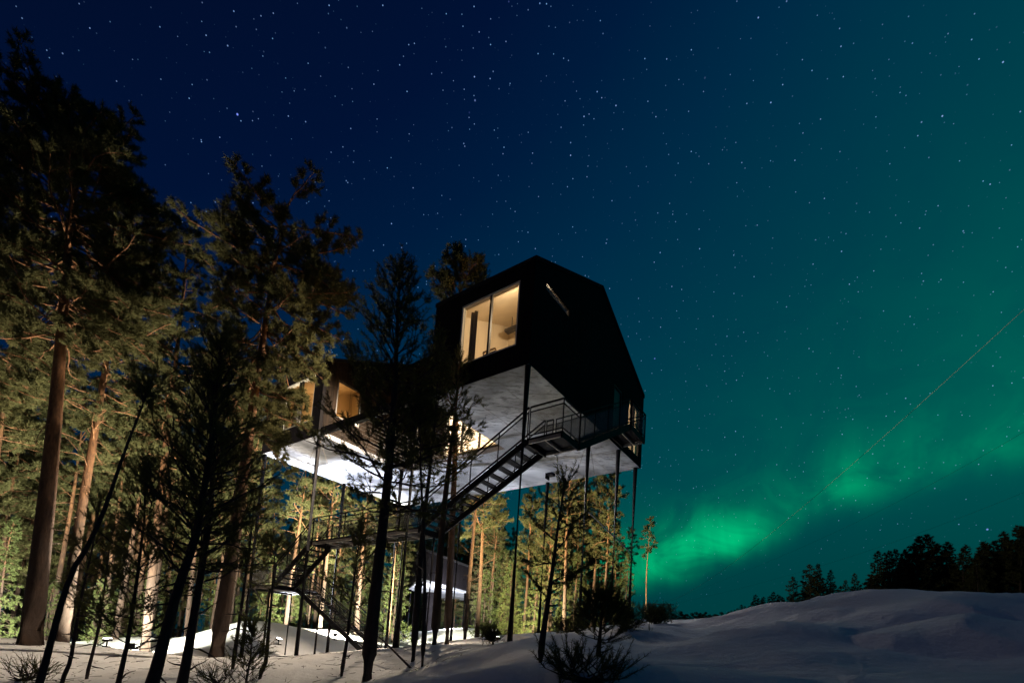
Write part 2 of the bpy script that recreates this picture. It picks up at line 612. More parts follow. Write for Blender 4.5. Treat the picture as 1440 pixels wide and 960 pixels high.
M = dict(
    snow=snow_mat(), soffit=soffit_mat(),
    cladding=boards_mat('black stained boards', (0.0055, 0.0045, 0.006)),
    terrace=boards_mat('brown stained boards', (0.012, 0.007, 0.004), 0.12),
    roof=material('black roofing', (0.010, 0.010, 0.012), 0.9, 0.2, 4, spec=0.1),
    steel=material('black painted steel', (0.0070, 0.0062, 0.0085), 0.6, 0.2, 3, spec=0.10),
    galv=material('galvanised steel', (0.22, 0.20, 0.18), 0.5, 0.2, 8, spec=0.4, metal=0.2),
    alu=material('window frame paint', (0.55, 0.52, 0.46), 0.45, 0.05, 3),
    darkframe=material('dark window frame', (0.025, 0.022, 0.020), 0.5, 0.1, 3),
    plaster=material('cream plywood lining', (0.72, 0.62, 0.47), 0.75, 0.06, 2.2, stretch=(1, 1, 0.3)),
    floor=material('light wood floor', (0.40, 0.28, 0.16), 0.6, 0.15, 4),
    curtain=material('grey brown curtain', (0.16, 0.13, 0.10), 0.9, 0.15, 5, stretch=(6, 6, 0.4)),
    wood=material('light wood', (0.55, 0.40, 0.22), 0.5, 0.12, 6, stretch=(1, 1, 4)),
    darkcloth=material('charcoal cloth', (0.05, 0.045, 0.04), 0.9, 0.2, 20),
    rope=material('dark net rope', (0.05, 0.045, 0.04), 0.9),
    mesh=see_through('woven wire mesh', (0.16, 0.155, 0.145), 0.5),
    glass=see_through('window glass', (1, 1, 1), 0.1, gloss=1.0),
    dim_sheet=see_through('added slit dimming sheet', (0.25, 0.24, 0.23), 0.88),  # grey sheet added in the slit to dim the room light
    frosted=material('dark door panel', (0.03, 0.028, 0.026), 0.4, 0.1, 4),
    cable=material('power line paled as if lit', (0.20, 0.26, 0.25), 0.8, 0.1, 3, spec=0.1),  # lit look of the highest cable put into its paler colour
    darkcable=material('dark cable', (0.03, 0.05, 0.05), 0.8, 0.1, 3, spec=0.1),
    pole=material('weathered pole wood', (0.07, 0.06, 0.05), 0.9, 0.3, 5, stretch=(1, 1, 0.2)),
    lens=emit_mat('floodlight lens', (1.0, 0.95, 0.85), 30.0),
    warmlens=emit_mat('warm lamp lens', (1.0, 0.75, 0.45), 14.0),
    bark=bark_mat('pine bark', (0.050, 0.034, 0.027), (0.22, 0.105, 0.048), 3.5, 9.5),
    darkbark=material('young bark', (0.030, 0.024, 0.026), 0.9, 0.35, 14, bump=0.01, bscale=30, spec=0.1, stretch=(1, 1, 0.4)),
    palebark=bark_mat('pale slender bark', (0.26, 0.17, 0.11), (0.36, 0.21, 0.11), 1.0, 6.0),
    dead=material('dead twig wood', (0.20, 0.16, 0.12), 0.9, 0.3, 8, spec=0.1),
    needle=foliage_mat('pine needles', (0.062, 0.062, 0.028), (0.118, 0.116, 0.050)),
    needle_dark=foliage_mat('dark pine needles', (0.060, 0.062, 0.024), (0.110, 0.108, 0.042), 0.35),
    needle_far=foliage_mat('far needles darkened to silhouette', (0.026, 0.030, 0.018), (0.044, 0.048, 0.026), 0.2),  # colour darkened so lamp light leaves the far trees in silhouette
    needle_spruce=foliage_mat('spruce needles', (0.055, 0.072, 0.028), (0.100, 0.120, 0.045)),
)

# ------------------------------------------------------------------ the snow
def make_ground():
    rs = np.concatenate([np.linspace(0.6, 4, 12), np.geomspace(4.15, 40, 200), np.geomspace(41, 900, 70)])
    az = np.concatenate([np.radians(np.linspace(-56, 56, 420)), np.radians(np.linspace(58, 302, 90))])
    RR, AZ = np.meshgrid(rs, az, indexing='ij')
    X = RR * np.sin(AZ)
    Y = RR * np.cos(AZ)
    Z = np.empty_like(X)
    flat = np.c_[X.ravel(), Y.ravel()]
    zz = np.concatenate([base_height(c) for c in np.array_split(flat, 40)])
    bm_ = np.array([bumps(a, b) if a * a + b * b < 80 ** 2 else 0.0 for a, b in flat])
    Z = (zz + bm_).reshape(X.shape)
    nr, na = X.shape
    verts = np.c_[X.ravel(), Y.ravel(), Z.ravel()]
    i, j = np.meshgrid(np.arange(nr - 1), np.arange(na), indexing='ij')
    j2 = (j + 1) % na
    faces = np.stack([i * na + j, (i + 1) * na + j, (i + 1) * na + j2, i * na + j2], -1).reshape(-1, 4)[:, ::-1]
    verts = np.vstack([verts, [[0, 0, float(zz[:na].mean())]]])
    c = len(verts) - 1
    tris = [(c, k, (k + 1) % na)[::-1] for k in range(na)]
    me = bpy.data.meshes.new('ground')
    me.from_pydata(verts.tolist(), [], faces.tolist() + tris)
    me.update()
    me.flip_normals() if me.polygons[0].normal.z < 0 else None
    o = link('ground', me, M['snow'], None, True)
    tag(o, kind='structure')


make_ground()

# ------------------------------------------------------------------ the house on columns
house = thing('treehouse', hp(0, 0, 0.3), 'black gabled treehouse cabin standing high on thin steel columns', 'treehouse')
Z0 = 9.0
TR0, TR1, TRS = 4.35, 11.2, 4.95       # open terrace between the two front volumes


def gable(s):
    if s <= RS:
        return EAVE + (RIDGE - EAVE) * s / RS
    return EAVE + (RIDGE - EAVE) * (HB - s) / (HB - RS)


def wall(fn, u0, u1, v0, top, holes, th, extra_u=()):
    """fn(u, v, w) -> point; w = 0 outside, w = th inside; holes are (u0, u1, v0, v1)"""
    mb = MB()
    us = sorted({u0, u1, *extra_u, *[h[0] for h in holes], *[h[1] for h in holes]})
    vs = sorted({v0, *[h[2] for h in holes], *[h[3] for h in holes]})
    for a, b in zip(us, us[1:]):
        for i, c in enumerate(vs):
            if i + 1 < len(vs):
                d0 = d1 = vs[i + 1]
            else:
                d0, d1 = top(a), top(b)
            mu, mv = (a + b) / 2, (c + min(d0, d1)) / 2
            if any(h[0] < mu < h[1] and h[2] < mv < h[3] for h in holes):
                continue
            mb.quad(fn(a, c, 0), fn(b, c, 0), fn(b, d1, 0), fn(a, d0, 0))
            mb.quad(fn(a, c, th), fn(a, d0, th), fn(b, d1, th), fn(b, c, th))
    for h in holes:
        a, b, c, d = h
        mb.quad(fn(a, c, 0), fn(a, c, th), fn(b, c, th), fn(b, c, 0))
        mb.quad(fn(a, d, 0), fn(b, d, 0), fn(b, d, th), fn(a, d, th))
        mb.quad(fn(a, c, 0), fn(a, d, 0), fn(a, d, th), fn(a, c, th))
        mb.quad(fn(b, c, 0), fn(b, c, th), fn(b, d, th), fn(b, d, 0))
    mb.quad(fn(u0, v0, 0), fn(u0, top(u0), 0), fn(u0, top(u0), th), fn(u0, v0, th))
    mb.quad(fn(u1, v0, 0), fn(u1, v0, th), fn(u1, top(u1), th), fn(u1, top(u1), 0))
    mb.quad(fn(u0, v0, 0), fn(u0, v0, th), fn(u1, v0, th), fn(u1, v0, 0))
    return mb


WT = 0.18
RT = 0.16                                   # roof slab
eave_top = lambda u: EAVE - RT
gab_top = lambda s: gable(s) - RT
WIN_R = (0.56, 3.07, 9.78, 12.04)           # t0, t1, z0, z1 on the s = 0 face
WIN_L = (11.85, 14.25, 9.82, 12.06)
SLIT = (0.69, 2.27, 11.95, 12.23)           # s0, s1 on the t = 0 face
DOOR = (6.3, 7.2, 9.35, 11.55)
SIDE = (7.9, 9.32, 9.38, 11.7)
TWIN = (0.75, 2.1, 10.2, 12.0)               # terrace glazing of the left volume
TBACK = (5.0, 8.3, 9.30, 11.9)            # lounge glazing on the terrace, t0, t1, z0, z1
f_front = lambda u, v, w: hp(w, u, v)
f_gab = lambda u, v, w: hp(u, w, v)
f_gabL = lambda u, v, w: hp(u, HA - w, v)
f_rear = lambda u, v, w: hp(HB - w, u, v)
part('wall', wall(f_front, 0.0, TR0, Z0, eave_top, [WIN_R], WT), M['cladding'], house)
part('wall', wall(f_front, TR1, HA, Z0, eave_top, [WIN_L], WT), M['cladding'], house)
part('wall', wall(f_gab, WT + .003, HB - WT - .003, Z0, gab_top, [SLIT, DOOR, SIDE], WT, (RS,)), M['cladding'], house)
part('wall', wall(f_gabL, WT + .003, HB - WT - .003, Z0, gab_top, [], WT, (RS,)), M['cladding'], house)
part('wall', wall(f_rear, 0.0, HA, Z0, eave_top, [], WT), M['cladding'], house)
# walls round the open terrace, lined with pale pine
part('terrace_wall', wall(lambda u, v, w: hp(u, TR0 - w, v), WT + .003, TRS, Z0 + .25, gab_top, [], WT, (RS,)), M['terrace'], house)
part('terrace_wall', wall(lambda u, v, w: hp(u, TR1 + w, v), WT + .003, TRS, Z0 + .25, gab_top, [TWIN], WT, (RS,)), M['terrace'], house)
part('terrace_wall', wall(lambda u, v, w: hp(TRS + w, u, v), TR0 + .004, TR1 - .004, Z0 + .25, lambda u: gable(TRS) - RT, [TBACK], WT), M['terrace'], house)


def slope(s0, s1, t0, t1):
    mb = MB()
    z0, z1 = gable(s0), gable(s1)
    mb.hexa([hp(s0, t0, z0 - RT + .004), hp(s1, t0, z1 - RT + .004), hp(s1, t1, z1 - RT + .004), hp(s0, t1, z0 - RT + .004),
             hp(s0, t0, z0), hp(s1, t0, z1), hp(s1, t1, z1), hp(s0, t1, z0)])
    return mb


part('roof', slope(-.03, RS, -.03, TR0 + .03), M['roof'], house)
part('roof', slope(-.03, RS, TR1 - .03, HA + .03), M['roof'], house)
part('roof', slope(RS + .002, HB + .03, -.03, HA + .03), M['roof'], house)
# underside sheets
SO = 0.012
def soff(s0, s1, t0, t1):
    return MB().hbox(s0, s1, t0, t1, Z0 - SO, Z0 + .2)
part('soffit', soff(.02, HB - .02, .02, TR0 + .15), M['soffit'], house)
part('soffit', soff(.02, HB - .02, TR1 - .15, HA - .02), M['soffit'], house)
part('soffit', soff(TRS + .0, HB - .02, TR0 + .152, TR1 - .152), M['soffit'], house)
seams = MB()
for t in (1.5, 3.0, 12.5, 14.0):
    seams.hbox(.03, HB - .03, t - .006, t + .006, Z0 - SO - .006, Z0 - SO + .002)
for s in (2.4, 7.2):
    seams.hbox(s - .006, s + .006, .04, TR0, Z0 - SO - .008, Z0 - SO + .002)
    seams.hbox(s - .006, s + .006, TR1, HA - .04, Z0 - SO - .008, Z0 - SO + .002)
part('soffit_joint', seams, M['galv'], house)
# edge beam in front of the net
part('edge_beam', MB().hbox(.02, .2, TR0 + .16, TR1 - .16, Z0 + .02, Z0 + .32), M['steel'], house)
# rope net floor of the terrace
net = MB()
zs = Z0 + .22
for i in range(15):
    s = .3 + i * (TRS - .35) / 14
    net.bar(hp(s, TR0 + .16, zs), hp(s, TR1 - .16, zs), .011)
for i in range(21):
    t = TR0 + .2 + i * (TR1 - TR0 - .4) / 20
    net.bar(hp(.22, t, zs + .02), hp(TRS - .02, t, zs + .012), .011)
part('rope_net', net, M['rope'], house)
# columns
for s, t in ((.10, .10), (.10, 5.0), (.10, 11.2), (.12, 15.84), (5.3, .55), (7.26, .12), (9.45, .2), (9.45, 5.0), (9.5, 11.0), (9.5, 15.8),
             (4.75, 15.82), (4.8, 11.05)):
    p = hp(s, t, 0)
    g = ground(p.x, p.y)
    o = part('column', MB().tube([hp(s, t, g - .5), hp(s, t, Z0 - SO - .004)], .098, 14), M['steel'], house, True)
    part('base_plate', MB().tube([hp(s, t, g - .1), hp(s, t, g + .05)], .22, 14), M['steel'], o)
# thin bracing rods between columns on the right
br = MB()
br.bar(hp(5.3, .55, 5.9), hp(9.45, .2, 4.9), .045)
part('brace_rod', br, M['galv'], house)
for (sa, ta, za, sb, tb, zb) in ((.10, 11.2, 8.9, .1, 12.6, 6.4), (.10, 11.2, 8.9, .1, 9.9, 6.2), (5.3, .55, 8.9, 6.2, .5, 5.6), (5.3, .55, 8.9, 4.4, .6, 5.6)):
    part('stay_wire', MB().bar(hp(sa, ta, za), hp(sb, tb, zb if False else Z0 - 2.2), .012), M['galv'], house)


def window(fn, a, b, c, d, mullions, parent=house, fw=.075, mat='alu', pane='glass'):
    """frame + mullions + glass pane set back in the opening"""
    fr = MB()
    def bx(u0, u1, v0, v1, w0=.03, w1=.12):
        fr.hexa([fn(u0, v0, w0), fn(u1, v0, w0), fn(u1, v0, w1), fn(u0, v0, w1), fn(u0, v1, w0), fn(u1, v1, w0), fn(u1, v1, w1), fn(u0, v1, w1)])
    e = .003
    bx(a + e, b - e, c + e, c + fw)
    bx(a + e, b - e, d - fw, d - e)
    bx(a + e, a + fw, c + fw, d - fw)
    bx(b - fw, b - e, c + fw, d - fw)
    w = part('window', fr, M[mat], parent)
    mu = MB()
    fr2, fr = fr, mu
    def bm(u0, u1, v0, v1, w0, w1):
        mu.hexa([fn(u0, v0, w0), fn(u1, v0, w0), fn(u1, v0, w1), fn(u0, v0, w1), fn(u0, v1, w0), fn(u1, v1, w0), fn(u1, v1, w1), fn(u0, v1, w1)])
    for u in mullions:
        bm(u - .04, u + .04, c + fw, d - fw, .02, .11)
    if mullions:
        part('mullion', mu, M['darkframe'], w)
    gl = MB()
    gl.quad(fn(a + fw, c + fw, .075), fn(b - fw, c + fw, .075), fn(b - fw, d - fw, .075), fn(a + fw, d - fw, .075))
    part('pane', gl, M[pane], w)
    return w


w1 = window(f_front, *WIN_R, [1.76])
tag(w1, 'large lit corner window showing a cream bedroom')
w2 = window(f_front, *WIN_L, [12.95, 13.15])
tag(w2, 'lit orange window behind pine branches')
tag(window(f_gab, *SLIT, [], fw=.02, mat='darkframe', pane='dim_sheet'), 'narrow slit window high in the gable')
dw = window(f_gab, *DOOR, [], fw=.09, mat='darkframe', pane='frosted')
dw.name = 'door'
ORIGIN[dw.name] = ORIGIN[house.name]
tag(dw, 'glazed entrance door at the top of the stair')
part('handle', MB().bar(hp(6.4, -.04, 10.35), hp(6.4, -.04, 10.6), .03), M['galv'], dw)
tag(window(f_gab, *SIDE, [8.6], fw=.06, mat='darkframe'), 'tall lit side light beside the entrance door')
tag(window(lambda u, v, w: hp(u, TR1 + w, v), *TWIN, [], mat='darkframe'), 'lit terrace glazing')

tag(window(lambda u, v, w: hp(TRS + w, u, v), *TBACK, [6.1, 7.2], mat='alu'), 'bright lounge window behind the net')


def room(t0, t1, s0, s1, front_hole, name_parent=house, mat='plaster', gable_holes=(), inner_holes=(), h_top=.5, hi=False):
    """inner lining of a room: floor, three or four walls with openings, ceiling that follows the roof"""
    top = lambda s: gable(s) - h_top
    th = .04
    mb = wall(lambda u, v, w: hp(s0 - w, u, v), t0, t1, 9.3, lambda u: top(s0), [front_hole] if front_hole else [], th)
    m2 = wall(lambda u, v, w: hp(s1 + w, u, v), t0, t1, 9.3, lambda u: top(s1), [], th)
    m3 = wall(lambda u, v, w: hp(u, t0 - w, v), s0, s1, 9.3, top, list(gable_holes), th, (RS,) if s0 < RS < s1 else ())
    m4 = wall(lambda u, v, w: hp(u, t1 + w, v), s0, s1, 9.3, top, list(inner_holes), th, (RS,) if s0 < RS < s1 else ())
    allm = MB()
    for q in (mb, m2, m3, m4):
        o = len(allm.v)
        allm.v += q.v
        allm.f += [tuple(i + o for i in f) for f in q.f]
    r = part('room_lining', allm, M[mat], name_parent)
    ce = MB()
    cuts = [s0] + ([RS] if s0 < RS < s1 else []) + [s1]
    for a, b in zip(cuts, cuts[1:]):
        ce.hexa([hp(a, t0, top(a)), hp(b, t0, top(b)), hp(b, t1, top(b)), hp(a, t1, top(a)),
                 hp(a, t0, top(a) + .05), hp(b, t0, top(b) + .05), hp(b, t1, top(b) + .05), hp(a, t1, top(a) + .05)])
    part('ceiling', ce, M[mat], r)
    part('floor_boards', MB().hbox(s0, s1, t0, t1, 9.22, 9.3), M['floor'], r)
    return r


room(.26, 3.95, .26, 3.9, WIN_R, gable_holes=[SLIT])
room(11.45, 15.65, .26, 4.6, WIN_L, gable_holes=[TWIN])
room(4.5, 9.2, 5.2, 9.36, TBACK)
room(.26, 3.9, 6.1, 9.36, None, gable_holes=[DOOR, SIDE])


def lamp_light(name, loc, power, color, radius=.12, parent=None, spot=None, aim=None, blend=.4):
    l = bpy.data.lights.new(name, 'SPOT' if spot else 'POINT')
    l.energy = power
    l.color = color
    l.shadow_soft_size = radius
    if spot:
        l.spot_size = R(spot)
        l.spot_blend = blend
    o = bpy.data.objects.new(name, l)
    COL.objects.link(o)
    loc = Vector(loc)
    if parent is not None:
        o.parent = parent
        o.location = loc - ORIGIN[parent.name]
    else:
        o.location = loc
    if aim is not None:
        o.rotation_euler = (Vector(aim) - loc).to_track_quat('-Z', 'Y').to_euler()
    return o


def pendant(s, t, z, name, power, color):
    top = gable(s) - .5
    mb = MB().tube([hp(s, t, z + .12), hp(s, t, top)], .008, 6)
    mb.tube([hp(s, t, z - .02), hp(s, t, z + .13)], [.16, .04], 14, False)
    p = part('pendant_lamp', mb, M['darkcloth'], house)
    part('bulb', MB().tube([hp(s, t, z - .03), hp(s, t, z + .0), hp(s, t, z + .05)], [.03, .045, .02], 10), M['warmlens'], p)
    lamp_light(name, hp(s, t, z - .10), power, color, .04, house)


# bedroom: dark ceiling lamp bar, curtain, lounge chair
lampz = 12.95
cl = part('ceiling_lamp', MB().hbox(2.9, 3.15, 2.1, 3.4, lampz, lampz + .10).bar(hp(3.0, 2.4, lampz + .1), hp(3.0, 2.4, gable(3) - .5), .03).bar(hp(3.0, 3.1, lampz + .1), hp(3.0, 3.1, gable(3) - .5), .03), M['darkcloth'], house)
part('lamp_diffuser', MB().hbox(2.94, 3.11, 2.14, 3.36, lampz - .012, lampz - .002), M['darkcloth'], cl)
pendant(1.3, .42, 12.1, 'bedroom_light', 290, (1.0, 0.76, 0.47))
pendant(4.1, 15.1, 12.3, 'left_room_light', 150, (1.0, 0.60, 0.25))
pendant(8.0, 2.2, 11.6, 'hall_light', 170, (1.0, 0.84, 0.62))
pendant(7.3, 6.8, 12.0, 'lounge_light', 1100, (1.0, 0.88, 0.70))


def curtain(t0, t1, z0, z1, s, name='curtain'):
    mb = MB()
    nseg = 26
    for i in range(nseg):
        a, b = t0 + (t1 - t0) * i / nseg, t0 + (t1 - t0) * (i + 1) / nseg
        f = lambda x: s + .035 * math.sin((x - t0) * 42)
        mb.quad(hp(f(a), a, z0), hp(f(b), b, z0), hp(f(b), b, z1), hp(f(a), a, z1))
    o = part(name, mb, M['curtain'], house, True)
    sol_ = o.modifiers.new('thickness', 'SOLIDIFY')
    sol_.thickness = .012
    return o


curtain(2.66, 3.0, 9.4, 12.0, .42)
curtain(13.45, 14.2, 9.4, 12.0, .42)
curtain(7.05, 7.5, 9.4, 11.7, 6.0) if False else None

chair_p = hp(.95, 2.2, 9.3)
lounge = thing('lounge_chair', chair_p, 'light wood lounge chair with dark seat behind the large lit window', 'chair')
fr = MB()
for dt in (-.28, .28):
    b = lambda ds, z: hp(.95 + ds, 2.2 + dt, 9.3 + z)
    fr.bar(b(-.30, 1.18), b(.18, .32), .045)
    fr.bar(b(.18, .32), b(.62, .42), .045)
    fr.bar(b(.62, .42), b(.62, .0), .045)
    fr.bar(b(.0, .62), b(.0, .0), .045)
fr.bar(hp(.65, 1.92, 10.48), hp(.65, 2.48, 10.48), .05)
part('frame', fr, M['wood'], lounge)
part('backrest', MB().hexa([hp(.67, 1.96, 10.42), hp(1.11, 1.96, 9.66), hp(1.11, 2.44, 9.66), hp(.67, 2.44, 10.42),
                            hp(.73, 1.96, 10.45), hp(1.17, 1.96, 9.69), hp(1.17, 2.44, 9.69), hp(.73, 2.44, 10.45)]), M['darkcloth'], lounge)
part('seat', MB().hexa([hp(1.13, 1.96, 9.62), hp(1.57, 1.96, 9.72), hp(1.57, 2.44, 9.72), hp(1.13, 2.44, 9.62),
                        hp(1.13, 1.96, 9.68), hp(1.57, 1.96, 9.78), hp(1.57, 2.44, 9.78), hp(1.13, 2.44, 9.68)]), M['darkcloth'], lounge)

# terrace lamps: what lights the trees in front and the snow on the left
tl = part('terrace_lamp', MB().hbox(TRS - .22, TRS - .04, 7.3, 8.3, 12.3, 12.42), M['steel'], house)
part('lamp_lens', MB().hbox(TRS - .2, TRS - .06, 7.33, 8.27, 12.284, 12.296), M['warmlens'], tl)
lamp_light('terrace_light', hp(TRS - .55, 7.8, 12.15), 13000, (1.0, 0.80, 0.58), .3, house, spot=112, aim=hp(-4.5, 8.4, 2.0), blend=.45)

wl = part('terrace_wall_lamp', MB().hbox(3.3, 3.6, TR0 + .004, TR0 + .10, 11.7, 11.95), M['steel'], house)
part('lamp_lens', MB().hbox(3.33, 3.57, TR0 + .102, TR0 + .11, 11.73, 11.92), M['warmlens'], wl)
lamp_light('terrace_wall_light', hp(3.45, TR0 + .2, 11.8), 520, (1.0, 0.58, 0.20), .06, house)

# ------------------------------------------------------------------ the steel staircase
stair = thing('staircase', hp(2.2, 9.0, -.4), 'black steel staircase with mesh railings rising in flights under the treehouse', 'staircase')


def railing(parent, a, b, h=1.05, posts=2, infill=True):
    """handrail, knee rail, posts and wire mesh between two points of the walking line"""
    a, b = Vector(a), Vector(b)
    up = Vector((0, 0, 1))
    mb = MB()
    mb.bar(a + up * h, b + up * h, .042)
    mb.bar(a + up * (h - .16), b + up * (h - .16), .03)
    mb.bar(a + up * .10, b + up * .10, .03)
    for i in range(posts):
        p = a.lerp(b, i / (posts - 1))
        mb.bar(p - up * .1, p + up * h, .036)
    r = part('railing', mb, M['steel'], parent)
    if infill:
        p = MB().quad(a + up * .1, b + up * .1, b + up * (h - .16), a + up * (h - .16))
        part('mesh_panel', p, M['mesh'], parent)
    return r


def flight(P0, P1, side, width, ntread, rails=(True, True)):
    """P0 lower, P1 upper point of the left edge of the walking line; side: unit vector across"""
    P0, P1, side = Vector(P0), Vector(P1), Vector(side)
    mb = MB()
    for k in (0, width):
        p, q = P0 + side * k, P1 + side * k
        d = Vector((0, 0, -.10))
        mb.bar(p + d, q + d, .05, .22)
    fl = part('stair_flight', mb, M['steel'], stair)
    run = P1 - P0
    flat = Vector((run.x, run.y, 0)).normalized()
    for i in range(ntread):
        c = P0 + run * ((i + .5) / ntread) + side * width / 2
        part('tread', MB().box(c, flat, .26, width - .06, .035) if False else MB().hexa(
            [c - flat * .13 - side * (width / 2 - .03) - Vector((0, 0, .02)), c + flat * .13 - side * (width / 2 - .03) - Vector((0, 0, .02)),
             c + flat * .13 + side * (width / 2 - .03) - Vector((0, 0, .02)), c - flat * .13 + side * (width / 2 - .03) - Vector((0, 0, .02)),
             c - flat * .13 - side * (width / 2 - .03) + Vector((0, 0, .02)), c + flat * .13 - side * (width / 2 - .03) + Vector((0, 0, .02)),
             c + flat * .13 + side * (width / 2 - .03) + Vector((0, 0, .02)), c - flat * .13 + side * (width / 2 - .03) + Vector((0, 0, .02))]), M['steel'], fl)
    for k, on in zip((0, width), rails):
        if on:
            railing(fl, P0 + side * k, P1 + side * k, posts=max(2, int(run.length / 1.1) + 1))
    return fl


def landing(s0, s1, t0, t1, z, rails, joists=True):
    mb = MB().hbox(s0, s1, t0, t1, z - .06, z)
    mb.hbox(s0, s1, t0, t0 + .06, z - .22, z - .062).hbox(s0, s1, t1 - .06, t1, z - .22, z - .062)
    ln = part('landing', mb, M['steel'], stair)
    if joists:
        j = MB()
        j.hbox(s0, s0 + .05, t0 + .062, t1 - .062, z - .18, z - .064).hbox(s1 - .05, s1, t0 + .062, t1 - .062, z - .18, z - .064)
        nn = max(1, int((t1 - t0) / 1.0))
        for i in range(1, nn + 1):
            t = t0 + (t1 - t0) * i / (nn + 1)
            j.hbox(s0 + .052, s1 - .052, t - .02, t + .02, z - .17, z - .066)
        part('joist', j, M['galv'], ln)
    for (sa, ta, sb, tb) in rails:
        L = math.hypot(sa - sb, ta - tb)
        railing(ln, hp(sa, ta, z), hp(sb, tb, z), posts=max(2, int(L / 1.1) + 1))
    return ln


ZW, Z1, Z3, ZD = 4.4, 2.5, 6.85, 9.25
g1 = ground(hp(2.3, 9.0, 0).x, hp(2.3, 9.0, 0).y)
flight(hp(1.8, 9.0, g1 - .05), hp(1.8, 14.5, Z1), S_, 1.0, 16)                        # ground -> first landing
landing(.6, 2.8, 14.5, 16.7, Z1, [(.6, 14.6, .6, 16.7), (.6, 16.68, 2.8, 16.68), (2.78, 14.6, 2.78, 16.7), (1.65, 14.55, 1.75, 14.55)])
flight(hp(.6, 14.5, Z1), hp(.6, 11.75, ZW), S_, 1.0, 9)                               # first landing -> walkway
landing(.6, 1.6, 4.9, 11.75, ZW, [(.62, 4.9, .62, 11.75), (1.58, 4.9, 1.58, 11.75)])
flight(hp(.6, 4.9, ZW), hp(.6, .3, Z3), S_, 1.0, 13)                                  # walkway -> upper landing
landing(.6, 1.7, -1.0, .3, Z3, [(.62, .25, .62, -.98), (.62, -.98, 1.7, -.98), (1.68, .28, 1.68, .02)])
flight(hp(1.7, -1.0, Z3), hp(5.75, -1.0, ZD), T_, .92, 13, rails=(True, True))        # along the gable wall
landing(5.75, 7.25, -1.06, -.06, ZD, [(5.75, -1.04, 7.25, -1.04), (7.23, -1.04, 7.23, -.1)])
sup = MB()
for (s, t, z) in ((1.15, 15.9, Z1), (.7, 15.0, Z1), (2.7, 16.5, Z1)):
    p = hp(s, t, 0)
    o = part('landing_post', MB().tube([hp(s, t, ground(p.x, p.y) - .3), hp(s, t, z - .07)], .04, 8), M['steel'], stair, True)
for (s, t, z, dt) in ((.7, 16.2, Z1, -.9),):
    part('brace', MB().bar(hp(s, t + .35, z - .15), hp(s, t - .75, z - .95), .05), M['galv'], stair)
for (s, t) in ((.7, 10.8), (1.5, 5.0)):
    p = hp(s, t, 0)
    part('walkway_post', MB().tube([hp(s, t, ground(p.x, p.y) - .3), hp(s, t, ZW - .07)], .05, 8), M['steel'], stair, True)

# ------------------------------------------------------------------ trees
RNG = np.random.default_rng(11)


def unit(v):
    return v / np.maximum(np.linalg.norm(v, axis=-1, keepdims=True), 1e-9)


def tri_mesh(name, verts, mat):
    me = bpy.data.meshes.new(name)
    nv = len(verts)
    me.vertices.add(nv)
    me.vertices.foreach_set('co', np.ascontiguousarray(verts, dtype=np.float32).ravel())
    me.loops.add(nv)
    me.loops.foreach_set('vertex_index', np.arange(nv, dtype=np.int32))
    nf = nv // 3
    me.polygons.add(nf)
    me.polygons.foreach_set('loop_start', np.arange(0, nv, 3, dtype=np.int32))
    me.polygons.foreach_set('loop_total', np.full(nf, 3, dtype=np.int32))
    me.update(calc_edges=True)
    me.materials.append(mat)
    return me


def needles(P, D, L, cnt, nl, w, rng, amin=25, amax=75):
    """needle triangles round the shoots P -> P + D * L"""
    P, D, L = np.asarray(P), unit(np.asarray(D)), np.asarray(L)
    N = len(P)
    u = rng.uniform(.05, 1.05, (N, cnt))
    base = P[:, None] + D[:, None] * (u * L[:, None])[..., None]
    rv = unit(rng.normal(size=(N, cnt, 3)))
    perp = unit(rv - D[:, None] * (rv * D[:, None]).sum(-1, keepdims=True))
    a = np.radians(rng.uniform(amin, amax, (N, cnt)))[..., None]
    d = D[:, None] * np.cos(a) + perp * np.sin(a)
    side = unit(np.cross(d, rng.normal(size=(N, cnt, 3)))) * w / 2
    tip = base + d * (nl * rng.uniform(.65, 1.2, (N, cnt)))[..., None]
    return np.stack([base - side, base + side, tip], 2).reshape(-1, 3)


def twigs(P, Q, r0, r1):
    """three sided slender prisms as triangles"""
    P, Q = np.asarray(P), np.asarray(Q)
    d = unit(Q - P)
    a = unit(np.cross(d, np.array([.31, .2, .93])))
    b = np.cross(d, a)
    ring = lambda C, r: [C + (a * math.cos(k * 2.0944) + b * math.sin(k * 2.0944)) * r for k in range(3)]
    A, B = ring(P, r0), ring(Q, r1)
    out = []
    for k in range(3):
        j = (k + 1) % 3
        out += [np.stack([A[k], A[j], B[j]], 1), np.stack([A[k], B[j], B[k]], 1)]
    return np.concatenate(out).reshape(-1, 3)


def path_trunk(h, lean, wob, rng, n=14, curve=None):
    """points of the stem; lean = (dx, dy) at the top; curve = list of (fraction, dx, dy)"""
    ph = rng.uniform(0, 6.28, 4)
    pts_ = []
    for i in range(n):
        f = i / (n - 1)
        if curve:
            xs = np.interp(f, [c[0] for c in curve], [c[1] for c in curve])
            ys = np.interp(f, [c[0] for c in curve], [c[2] for c in curve])
        else:
            xs, ys = lean[0] * f, lean[1] * f
        xs += wob * (math.sin(f * 5 + ph[0]) - math.sin(ph[0])) * f
        ys += wob * (math.sin(f * 4 + ph[1]) - math.sin(ph[1])) * f
        pts_.append(np.array([xs, ys, f * h]))
    return np.array(pts_)


def along_path(pts_, f):
    x = f * (len(pts_) - 1)
    i = min(int(x), len(pts_) - 2)
    return pts_[i] + (pts_[i + 1] - pts_[i]) * (x - i)


